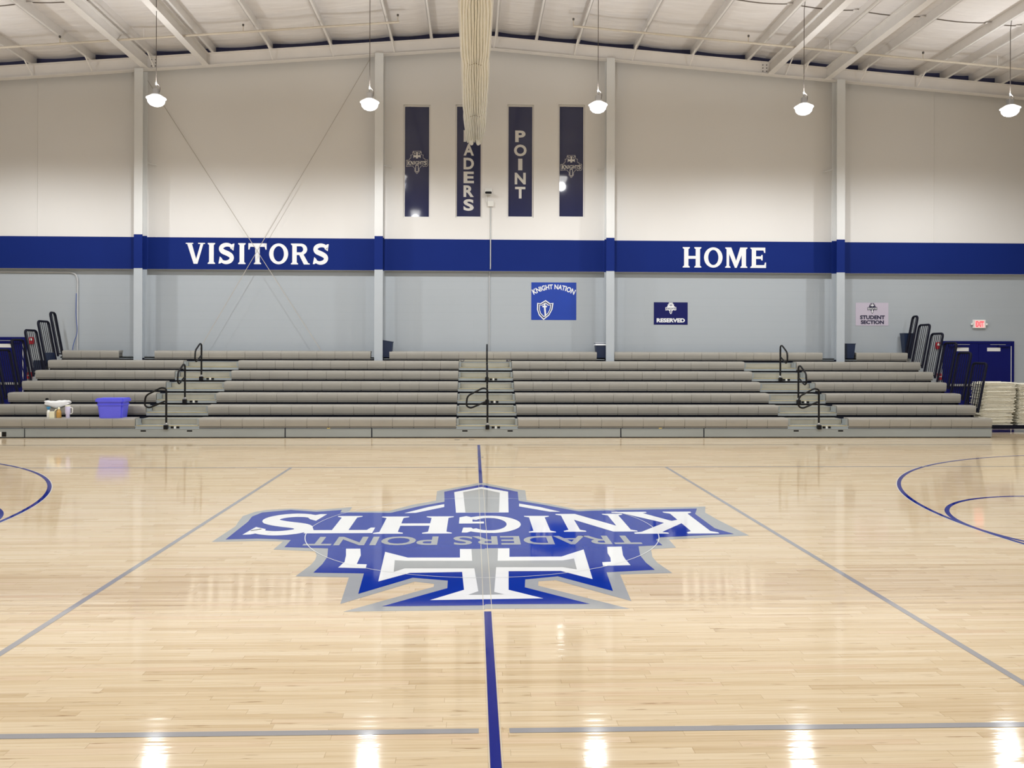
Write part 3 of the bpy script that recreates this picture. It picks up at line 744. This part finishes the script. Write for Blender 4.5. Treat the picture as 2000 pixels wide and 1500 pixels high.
# ------------------------------------------------------------------ things left on the first two rows at the left
def tote():
    cx, cy, z = -7.63, SY[0]+.20, SZ[0]-.004
    o = thing('storage_tote', 'violet-blue plastic storage tote standing on the first bleacher row', 'tote', (cx, cy, z))
    bm = bmesh.new(); bmesh.ops.create_cube(bm, size=1)
    for v in bm.verts:
        t = v.co.z+.5; sx, sy = (.235+.035*t), (.155+.03*t); v.co = Vector((math.copysign(sx, v.co.x), math.copysign(sy, v.co.y), t*.36))
    bmesh.ops.bevel(bm, geom=[e for e in bm.edges if abs(e.verts[0].co.z-e.verts[1].co.z) > .1], offset=.035, segments=4, affect='EDGES')
    R = Matrix.Rotation(math.radians(2), 4, 'Z')
    def put(bm_, name, m_, par=o):
        bmesh.ops.transform(bm_, matrix=Matrix.Translation((cx, cy, z)) @ R, verts=bm_.verts[:]); mb = MB(); mb.bm(bm_); bm_.free(); return build(name, mb, m_, par, smooth=True)
    put(bm, 'body', 'tote')
    bm = bmesh.new(); bmesh.ops.create_cube(bm, size=1)
    for v in bm.verts: v.co = Vector((v.co.x*.60, v.co.y*.43, .345+(v.co.z+.5)*.055))
    bmesh.ops.bevel(bm, geom=[e for e in bm.edges if abs(e.verts[0].co.z-e.verts[1].co.z) > .04], offset=.04, segments=4, affect='EDGES')
    put(bm, 'rim', 'tote')
    bm = bmesh.new(); bmesh.ops.create_cube(bm, size=1)
    for v in bm.verts: v.co = Vector((v.co.x*.555, v.co.y*.392, .27+(v.co.z+.5)*.02))
    bmesh.ops.bevel(bm, geom=[e for e in bm.edges if abs(e.verts[0].co.z-e.verts[1].co.z) > .01], offset=.035, segments=3, affect='EDGES')
    put(bm, 'rib', 'tote')
    bm = bmesh.new(); bmesh.ops.create_cube(bm, size=1)
    for v in bm.verts: v.co = Vector((v.co.x*.54+.0, v.co.y*.37, .40+(v.co.z+.5)*.02))
    put(bm, 'lid', 'tote')
tote()
def towel():
    bm = bmesh.new(); bmesh.ops.create_icosphere(bm, subdivisions=5, radius=1)
    y0 = SY[1]; zt = SZ[1]+.004
    for v in bm.verts:
        x, y, z = v.co; p = .62
        x, y, z = [math.copysign(abs(c)**p, c) for c in (x, y, z)]
        fold = .10*math.sin(6*x+1.2)+.07*math.sin(13*x+4*y)+.05*math.sin(9*y+7*z)
        X = -9.005+x*.268*(1+.05*math.sin(5*z+3*y)); Y = y0+.055+y*(.115+.02*math.sin(4*x+2)); Z = zt+.048+z*(.046+.012*math.sin(3*x-1))*(1+.8*fold)+.02*fold
        Z = max(Z, zt)
        if Y < y0+.004: Z -= (.068+.022*math.sin(4.5*x+1.3))*(1-z)*.5*(1-.25*x*x)*min(1, (y0+.004-Y)/.03)
        v.co = Vector((X, Y, Z))
    mb = MB(); mb.bm(bm); bm.free()
    tag(build('towel', mb, 'towel', smooth=True), 'white towel bundled on the second bleacher row above the bottles', 'towel')
towel()
b = SZ[0]-.003; yb = SY[0]+.10
o = thing('spray_bottle', 'slim white bottle with a blue spray head, left of the cream carton', 'bottle', (-8.93, yb, b))
build('body', MB().lathe([(.03, 0), (.033, .01), (.033, .12), (.028, .15), (.014, .17)], (-8.93, yb, b), 16), 'white_plastic', o, smooth=True)
build('spray_head', MB().lathe([(.015, .17), (.018, .175), (.018, .20)], (-8.93, yb, b), 12).bevbox(-8.965, -8.895, yb-.016, yb+.016, b+.195, b+.235, .006), 'blue_cap', o)
o = thing('carton', 'cream carton with a folded top between two bottles on the first row', 'carton', (-8.84, yb-.01, b))
build('body', MB().bevbox(-8.89, -8.79, yb-.05, yb+.04, b, b+.135, .004), 'cream', o)
build('gable_flap', MB().prism([(-8.80, b+.13), (-8.77, b+.19), (-8.745, b+.185), (-8.79, b+.13)], lambda u, v, d: (u, d, v), yb-.04, yb+.03), 'cream', o)
o = thing('amber_bottle', 'amber bottle with a pale cap beside the cream carton', 'bottle', (-8.715, yb, b))
build('body', MB().lathe([(.045, 0), (.05, .01), (.05, .11), (.045, .14), (.022, .17), (.02, .185)], (-8.715, yb, b), 18), 'amber', o, smooth=True)
build('cap', MB().lathe([(.022, .185), (.022, .21), (.014, .225)], (-8.715, yb, b), 14), 'cream', o, smooth=True)
o = thing('tumbler', 'lilac tumbler with a side handle on the first bleacher row', 'tumbler', (-8.53, yb, b))
build('body', MB().lathe([(.037, 0), (.039, .005), (.040, .08), (.052, .10), (.053, .235), (.049, .245)], (-8.53, yb, b), 20), 'lilac', o, smooth=True)
build('handle', MB().tube(rounded([(-8.48, yb, b+.215), (-8.43, yb, b+.215), (-8.435, yb, b+.10), (-8.482, yb, b+.085)], .025), .009, 8), 'white_plastic', o, smooth=True)
build('lid', MB().lathe([(.053, .246), (.053, .26), (.045, .265)], (-8.53, yb, b), 20), 'cream', o, smooth=True)
yk, zk = SY[1]+.16, SZ[1]-.01
o = thing('water_bottle', 'small black bottle standing behind the white towel', 'bottle', (-9.285, yk, zk))
build('body', MB().lathe([(.036, 0), (.038, .01), (.038, .10), (.03, .125)], (-9.285, yk, zk), 16), 'black', o, smooth=True)
build('cap', MB().lathe([(.03, .126), (.03, .145), (.02, .152)], (-9.285, yk, zk), 14), 'black', o, smooth=True)

# ------------------------------------------------------------------ signs on the wall
SYW = WL-.012
def sign(name, x0, x1, z0, z1, m, label, cat='sign', th=.008):
    o = thing(name, label, cat, ((x0+x1)/2, WL, z0)); 
    build('panel', MB().box(x0, x1, WL-th, WL-.001, z0, z1), m, o); return o
o = sign('banner', 1.507, 2.693, 2.667, 3.653, 'banner', 'royal blue square banner arched with KNIGHT NATION on the grey wall', 'banner', .004)
def arched(u, v):
    x = 1.575+u*1.05; a = (u-.5); zc = 3.55-.60*a*a; s = -1.2*a; return (x-v*.12*math.sin(math.atan(s))*1.0, WL-.006, zc-.075+v*.13)
build('banner_lettering', plain(MB(), 'KNIGHT NATION', arched, .03), 'white_paint', o)
sh = [(-.5, .35), (-.3, .33), (0, .5), (.3, .33), (.5, .35), (.47, 0), (.32, -.3), (0, -.55), (-.32, -.3), (-.47, 0)]
def shp(k, y): return [(1.86+u*k*.43+v*.05*k, y, 2.94+v*k*.50) for u, v in sh]
build('shield_outline', MB().poly(shp(1, WL-.0052)), 'white_paint', o)
build('shield_field', MB().poly(shp(.86, WL-.0060)), 'sign_navy', o)
build('shield_line', MB().poly(shp(.74, WL-.0066)), 'white_paint', o)
build('shield_center', MB().poly(shp(.64, WL-.0072)), 'banner', o)
build('shield_sword', MB().poly([(1.80, WL-.008, 3.04), (1.84, WL-.008, 3.04), (1.84, WL-.008, 3.09), (1.88, WL-.008, 3.09), (1.88, WL-.008, 3.04), (1.92, WL-.008, 3.04), (1.92, WL-.008, 3.00), (1.885, WL-.008, 3.0), (1.90, WL-.008, 2.78), (1.88, WL-.008, 2.75), (1.86, WL-.008, 2.78), (1.84, WL-.008, 3.0), (1.80, WL-.008, 3.0)]), 'white_paint', o)
o = sign('reserved_sign', 4.746, 5.643, 2.558, 3.146, 'sign_navy', 'navy RESERVED sign with a white emblem below the HOME lettering')
build('sign_lettering', plain(MB(), 'RESERVED', on_wall(4.82, 5.57, 2.615, 2.725, WL-.011), .045), 'white_paint', o)
tr = upright(5.195, 2.985, .29, WL-.010); e = build('sign_emblem', MB().poly([tr(x, y) for x, y, _ in GP]), 'white_paint', o)
tr = upright(5.195, 2.985, .29, WL-.0115); mb = kn_letters(MB(), tr)
for p in Yp: mb.poly([tr(x, y) for x, y, _ in p])
build('emblem_detail', mb, 'sign_navy', e)
o = sign('student_section_sign', 10.142, 11.026, 2.552, 3.160, 'sign_white', 'pale STUDENT SECTION sign on the grey wall right of the last column')
mb = plain(MB(), 'STUDENT', on_wall(10.26, 10.93, 2.72, 2.825, WL-.011), .045); plain(mb, 'SECTION', on_wall(10.28, 10.905, 2.592, 2.695, WL-.011), .045)
build('sign_lettering', mb, 'ink', o)
tr = upright(10.59, 3.01, .27, WL-.010); e = build('sign_emblem', MB().poly([tr(x, y) for x, y, _ in GP]), 'ink', o)
tr = upright(10.59, 3.01, .27, WL-.0115); mb = kn_letters(MB(), tr)
for p in Wp: mb.poly([tr(x, y) for x, y, _ in p])
build('emblem_detail', mb, 'white_paint', e)

# exit sign with emergency heads
o = thing('exit_sign', 'lit red EXIT sign on the wall above the right blue doors', 'exit sign', (13.47, WL, 2.48))
build('housing', MB().bevbox(13.30, 13.645, WL-.06, WL-.002, 2.49, 2.72, .012), 'white_plastic', o)
fc = build('face', MB().box(13.345, 13.60, WL-.063, WL-.060, 2.515, 2.695), 'exit_face', o)
build('exit_lettering', plain(MB(), 'EXIT', on_wall(13.36, 13.585, 2.53, 2.68, WL-.0645), .05), 'exit_red', fc)
for x in (13.275, 13.672): build('lamp_head', MB().lathe([(.02, -.03), (.03, -.02), (.03, .02), (.02, .03)], (x, WL-.04, 2.60), 12), 'white_plastic', o, smooth=True)

# ------------------------------------------------------------------ doors
def double_door(n, x0, x1, zt, label):
    o = bpy.data.objects.new(f'door_{n}', None); COL.objects.link(o); o.location = ((x0+x1)/2, WL, 0); structure(o); o['label'] = label
    f = .06; y = WL-.05
    build('door_frame', MB().box(x0, x0+f, y, WL-.001, 0, zt).box(x1-f, x1, y, WL-.001, 0, zt).box(x0+f, x1-f, y, WL-.001, zt-f, zt), 'door', o)
    xm = (x0+x1)/2
    for a, b, s in ((x0+f+.004, xm-.003, 1), (xm+.003, x1-f-.004, -1)):
        d = build('door_leaf', MB().box(a, b, WL-.04, WL-.002, .01, zt-f-.004), 'door', o)
        build('panic_bar', MB().bevbox(a+.08, b-.08, WL-.11, WL-.07, .95, 1.01, .008).box(a+.10, a+.14, WL-.07, WL-.04, .95, 1.01).box(b-.14, b-.10, WL-.07, WL-.04, .95, 1.01), 'silver', d)
        h = a if s > 0 else b
        cb = build('door_closer', MB().bevbox(min(h+s*.08, h+s*.38), max(h+s*.08, h+s*.38), WL-.09, WL-.04, zt-.15, zt-.09, .006), 'door', d)
        build('closer_arm', MB().box(min(h+s*.2, h+s*.62), max(h+s*.2, h+s*.62), WL-.10, WL-.09, zt-.10, zt-.085), 'silver', cb)
        c = (a+b)/2+s*.02
        build('door_label', MB().box(c-.20, c+.16, WL-.043, WL-.040, zt-.27, zt-.175), 'white_plastic', d)
    build('weather_strip', MB().box(x1-f-.028, x1-f-.012, WL-.046, WL-.040, .1, zt-.13), 'white_plastic', o)
double_door(1, 12.494, 14.42, 2.15, 'navy double doors behind the stacked chairs on the right')
double_door(2, -13.42, -11.49, 2.17, 'navy double doors at the left edge')
for x, z, sd in ((12.363, 1.935, 'right'), (-11.365, 1.99, 'left')):
    o = thing('fire_alarm_strobe', f'red fire alarm strobe on the wall beside the {sd} navy doors', 'alarm', (x, WL, z))
    build('housing', MB().bevbox(x-.06, x+.06, WL-.05, WL-.001, z, z+.18, .01), 'red', o)
    build('strobe_lens', MB().bevbox(x-.03, x+.03, WL-.065, WL-.05, z+.09, z+.15, .006), 'white_plastic', o)
for x, z, sd in ((12.40, 1.115, 'right'), (-11.41, 1.10, 'left')):
    o = thing('fire_alarm_pull_station', f'small red fire alarm pull station low beside the {sd} navy doors', 'alarm', (x, WL, z))
    build('housing', MB().bevbox(x-.055, x+.055, WL-.05, WL-.001, z, z+.17, .008), 'red', o)
    build('pull_handle', MB().bevbox(x-.035, x+.035, WL-.065, WL-.05, z+.07, z+.10, .004), 'white_plastic', o)

# ------------------------------------------------------------------ camera, junction box, conduits
x, z = .367, 5.93
o = thing('security_camera', 'small white security camera with a dark face right of the TRADERS window', 'camera', (x, WU, z))
build('mount_plate', MB().bevbox(x-.09, x+.10, WU-.05, WU-.001, z+.02, z+.14, .01), 'white_plastic', o)
bd = build('camera_body', MB().bevbox(x-.105, x+.105, WU-.22, WU-.04, z-.045, z+.035, .035, 3), 'white_plastic', o, smooth=True)
build('lens_face', MB().bevbox(x-.085, x+.085, WU-.226, WU-.21, z-.035, z+.02, .02, 2), 'black', bd, smooth=True)
x2 = .43
o = thing('junction_box', 'small white junction box below the security camera', 'box', (x2, WU, 5.59))
build('housing', MB().bevbox(x2-.075, x2+.075, WU-.06, WU-.001, 5.595, 5.745, .008), 'white_plastic', o)
build('camera_cable', MB().tube(rounded([(.33, WU-.03, 5.895), (.30, WU-.03, 5.75), (.36, WU-.03, 5.68)], .06), .008, 8), 'white_plastic', o, smooth=True)
o = tag(build('wall_conduit', MB().tube(rounded([(x2, WU-.02, 5.59), (x2, WU-.02, 4.0), (.405, WL-.02, 3.85), (.405, WL-.02, SZ[6]-.12)], .04), .014, 8), 'conduit', smooth=True), 'thin conduit dropping from the junction box down the middle of the wall', 'conduit')
a = on_y(0, 531, WL); c = on_y(152.5, 560, WL)
tag(build('wall_conduit', MB().tube(rounded([(-13.6, WL-.025, a[1]), (c[0], WL-.025, a[1]-.005), (c[0], WL-.025, SZ[6]-.12)], .22, 8), .022, 10), 'conduit', smooth=True), 'grey conduit bending down the block wall at the far left', 'conduit')
tag(build('blue_cable', MB().tube(rounded([(c[0]-.02, WL-.055, 3.3), (c[0]-.03, WL-.055, 2.7), (c[0]+.02, WL-.05, 2.3), (c[0]-.10, WL-.04, 2.0), (c[0]-.13, WL-.03, SZ[6]-.1)], .2), .008, 8), 'blue_cable', smooth=True), 'thin blue cable hanging along the conduit at the far left', 'cable')

# ------------------------------------------------------------------ sprinkler pipes
def sprinkler(p, q, heads, ext, label):
    A, B = on_y(*p, 19.1), on_y(*q, 19.1)
    if ext: 
        k = (ext-A[0])/(B[0]-A[0]); e = (ext, A[1]+(B[1]-A[1])*k)
        if abs(ext-A[0]) < abs(ext-B[0]): A = e
        else: B = e
    o = thing('sprinkler_pipe', label, 'pipe', ((A[0]+B[0])/2, 19.1, (A[1]+B[1])/2), 'sprinkler pipes under the roof')
    build('pipe', MB().tube([(A[0], 19.1, A[1]), (B[0], 19.1, B[1])], .026, 10), 'pipe', o, smooth=True)
    for px, py in heads:
        X, Z = on_y(px, py, 19.1); zt = A[1]+(B[1]-A[1])*(X-A[0])/(B[0]-A[0])
        h = build('sprinkler_head', MB().tube([(X, 19.1, zt), (X, 19.1, zt+.13)], .012, 8), 'pipe', o)
        build('deflector', MB().lathe([(.012, 0), (.022, .012), (.026, .05), (.012, .06)], (X, 19.1, zt+.13), 10), 'bolt', h)
    n = 3
    for k in range(n):
        t = (k+.5)/n; X = A[0]+(B[0]-A[0])*t; Z = A[1]+(B[1]-A[1])*t
        build('hanger', MB().tube([(X, 19.1, Z+.02), (X, 19.1, rt(X)+.02)], .007, 6), 'steel', o)
sprinkler((0, 93), (780, 43), [(117, 75), (475, 55), (777, 35)], -13.6, 'long thin sprinkler pipe under the roof left of the curtain')
sprinkler((1120, 51), (2000, 135), [(1120, 40), (1462, 72), (1803, 103)], 14.6, 'long thin sprinkler pipe under the roof right of the curtain')

# ------------------------------------------------------------------ high-bay lights
def highbay(x, y, zl, label, group, dz=0):
    ztop = roof(x)-.03
    o = thing('high_bay_light', label, 'light', (x, y, zl), group)
    build('cord', MB().tube([(x+.06, y, ztop+.02), (x+.02, y, ztop-.12), (x, y, ztop-.3), (x, y, zl+.36)], .0075, 8), 'cord', o, smooth=True)
    build('ballast_housing', MB().bevbox(x-.055, x+.055, y-.055, y+.055, zl+.10, zl+.24, .012).tube([(x, y, zl+.24), (x, y, zl+.37)], .016, 8), 'silver', o)
    build('loop_wire', MB().tube(rounded([(x, y, zl+.36), (x+.09, y, zl+.28), (x+.07, y, zl+.16)], .06), .006, 6), 'cord', o, smooth=True)
    build('reflector', MB().lathe([(.06, .105), (.10, .10), (.19, .045), (.205, .03), (.19, .035), (.10, .085)], (x, y, zl), 28), 'shade', o, smooth=True)
    build('lens', MB().lathe([(.175, .034), (.178, -.01), (.165, -.06), (.125, -.105), (.07, -.13), (.0, -.14)], (x, y, zl), 28), 'lens', o, smooth=True)
    ld = bpy.data.lights.new('lamp', 'SPOT'); ld.energy = LAMP_POWER; ld.color = LAMP_COLOR; ld.spot_size = math.radians(177); ld.spot_blend = .5; ld.shadow_soft_size = .11
    lo = bpy.data.objects.new('lamp', ld); COL.objects.link(lo); lo.parent = o; lo.location = (0, 0, -.24)
    ud = bpy.data.lights.new('roof_fill', 'SPOT'); ud.energy = ROOF_FILL; ud.color = LAMP_COLOR; ud.spot_size = math.radians(165); ud.spot_blend = .4; ud.shadow_soft_size = .12  # extra upward spot, added to lift the dark ceiling
    uo = bpy.data.objects.new('roof_fill', ud); COL.objects.link(uo); uo.parent = o; uo.location = (0, 0, .30); uo.rotation_euler = (math.pi, 0, 0)
LY = 17.5
FR_ = [(305, 195, 'lit high-bay light hanging beside the left column'), (722, 203, 'lit high-bay light in front of the column right of VISITORS'), (1168, 208, 'lit high-bay light just right of the tall windows'), (1570, 212, 'lit high-bay light hanging over the HOME end of the wall'), (1973, 215, 'lit high-bay light at the right edge')]
xs_ = []
for px, py, lab in FR_:
    x, z = on_y(px, py, LY); xs_.append(x); highbay(x, LY, z, lab, 'high-bay lights in front of the back wall')
for y in (17.5, 11.2, 4.6):
    for x in ([-11.3] if y == LY else [-11.3]+xs_):
        highbay(x, y, 7.16, 'high-bay light hanging over the court above the frame', 'high-bay lights over the court')

# ------------------------------------------------------------------ fold-up divider curtain along the ridge
def divider():
    xc = .015; zb = 7.02; y0, y1 = -1.5, 20.25
    o = thing('divider_curtain', 'cream pleated divider curtain folded up under the roof ridge', 'curtain', (xc, (y0+y1)/2, zb))
    straps = [21.0, 18.0, 14.75, 11.9, 8.8, 5.7, 2.6, -.5, -3.6]
    NP = 11; ys = []
    y = y0
    while y < y1: ys.append(y); y += .06
    ys.append(y1)
    def pinch(y):                       # 0 mid-bay .. 1 at a strap
        d = min(abs(y-s) for s in straps[1:]); return math.exp(-(d/.30)**2)
    def bay(y):
        for a, b in zip(straps[1:], straps[:-1]):
            if a <= y <= b: return math.sin(math.pi*(y-a)/(b-a))
        return 0
    rnd = random.Random(5); jit = [rnd.uniform(-.006, .006) for _ in range(NP)]
    # one cross-section loop: pleats hang as U lobes along the underside
    vs = []; fs = []; ring_n = None
    for y in ys:
        p, q = pinch(y), bay(y); hw = .260*(1-.05*p); sec = []
        tail = max(0, (y-18.0)/2.25); hw *= 1-.24*tail**2
        for k in range(NP):
            for j in range(7):
                t = j/6; u = -1+2*(k+t)/NP
                lobe = math.sin(math.pi*t)**.7
                uu = u*(1-.18*p*math.exp(-(u/.55)**2))
                cen = math.exp(-(u/.42)**2)
                z = zb+.05*abs(u)**3+.11*cen*(1-p)*q+.06*p*(1-abs(u))-.03*lobe+jit[k]*(1-p)+.006*math.sin(y*1.7+k)
                z += .035*(1-lobe)*(.4+.9*cen)-.04*tail*(1-abs(u))
                sec.append((xc+uu*hw+.006*math.sin(y*2.1+k*1.3), y, z))
        top = zb+.62
        for k in range(1, 6): t = k/6; sec.append((xc+hw*(1.0+.05*math.sin(math.pi*t*3)), y, sec[NP*7-1][2]*(1-t)+top*t))
        for k in range(7): t = k/6; sec.append((xc+hw*(1-2*t), y, top))
        for k in range(1, 6): t = k/6; sec.append((xc-hw*(1.0+.05*math.sin(math.pi*t*3)), y, top*(1-t)+sec[0][2]*t))
        ring_n = len(sec); vs += sec
    n = ring_n
    for i in range(len(ys)-1):
        for k in range(n): fs.append((i*n+k, (i+1)*n+k, (i+1)*n+(k+1) % n, i*n+(k+1) % n))
    fs += [tuple(range(n))[::-1], tuple((len(ys)-1)*n+k for k in range(n))]
    build('pleated_fabric', MB().add(vs, fs), 'curtain', o, smooth=True)
    for s in straps[1:-2]:
        hw = .215
        mb = MB()
        for sgn in (-1, 1): mb.tube([(xc+sgn*hw*1.02, s, zb+.60), (xc+sgn*hw*1.0, s, zb+.10), (xc+sgn*.10, s, zb+.02), (xc+sgn*.01, s, zb+.05)], .006, 6)
        sp_ = build('lift_strap', mb, 'strap', o)
        build('lift_cable', MB().tube([(xc, s, zb+.62), (xc, s, rt(xc)+.02)], .006, 6), 'bolt', o)
    build('top_batten', MB().tube([(xc, y0, zb+.63), (xc, y1, zb+.63)], .03, 10), 'steel', o, smooth=True)
    build('bottom_roll', MB().tube([(xc-.10, y1-.30, zb+.04), (xc-.085, y1+.03, zb+.01)], .05, 12).tube([(xc+.10, y1-.30, zb+.04), (xc+.085, y1+.03, zb+.01)], .05, 12), 'curtain', o, smooth=True)
divider()

# ------------------------------------------------------------------ stacked folding chairs on a cart
def chair_mesh():
    mb = MB(); L, W = .78, .44
    for s in (-1, 1):
        mb.tube(rounded([(-L/2, s*W/2, .012), (L/2-.03, s*W/2, .012), (L/2, s*(W/2-.05), .012)], .04), .011, 8)
        mb.tube([(-L/2+.10, s*(W/2-.03), .022), (L/2-.12, s*(W/2-.03), .022)], .010, 8)
    mb.bevbox(-.30, .10, -W/2+.03, W/2-.03, .008, .024, .006)
    mb.bevbox(.17, L/2, -W/2+.01, W/2-.01, .006, .022, .006)
    mb.tube([(-L/2, -W/2, .012), (-L/2, W/2, .012)], .010, 8)
    return mb
cx1, cx2, cy_ = 12.12, 13.03, 18.62
ct = thing('chair_cart', 'low navy cart carrying the stacked folding chairs at the right end', 'cart', (12.5, cy_, 0))
build('platform', MB().bevbox(11.78, 13.45, cy_-.27, cy_+.27, .085, .165, .006), 'navy_steel', ct)
for x in (11.9, 13.24):
    for y in (cy_-.2, cy_+.2):
        cs_ = build('caster', MB().box(x-.03, x+.03, y-.03, y+.03, .075, .086), 'silver', ct)
        w_ = MB(); w_.prism([(x+.037*math.cos(a*.3927), .038+.037*math.sin(a*.3927)) for a in range(16)], lambda u, v, d: (u, d, v), y-.018, y+.018)
        build('wheel', w_, 'rubber', cs_)
build('end_post', MB().tube([(11.74, cy_+.28, .15), (11.74, cy_+.28, .95)], .018, 8), 'navy_steel', ct, smooth=True)
first = None
for stk, (cx, n, nm) in enumerate(((cx1, 29, 'left'), (cx2, 28, 'right'))):
    rnd = random.Random(stk+2)
    for k in range(n):
        z = .167+k*.0345; dx = rnd.uniform(-.018, .018)-.02+.085*(k/n)*(1 if stk == 0 else .2)-(.05 if k < 9 and stk == 0 and k % 2 else 0); dy = rnd.uniform(-.015, .015)
        if first is None:
            mb = chair_mesh(); me = bpy.data.meshes.new('folding_chair'); me.from_pydata(mb.v, [], mb.f); me.materials.append(M['chair'])
            for p in me.polygons: p.use_smooth = True
            me.set_sharp_from_angle(angle=math.radians(40))
            o = bpy.data.objects.new('folding_chair', me); COL.objects.link(o); first = o
        else:
            o = first.copy(); COL.objects.link(o)
        o.location = (cx+dx, cy_+dy, z); o.rotation_euler = (0, 0, rnd.uniform(-.03, .03)+(math.pi if k % 2 else 0))
        if k == n-1: tag(o, f'cream folding chair lying flat on top of the {nm} stack on the cart', 'chair', f'folding chairs in the {nm} stack on the cart')
        else: tag(o, f'cream folding chair lying flat below the top of the {nm} stack on the cart', 'chair', f'folding chairs in the {nm} stack on the cart')
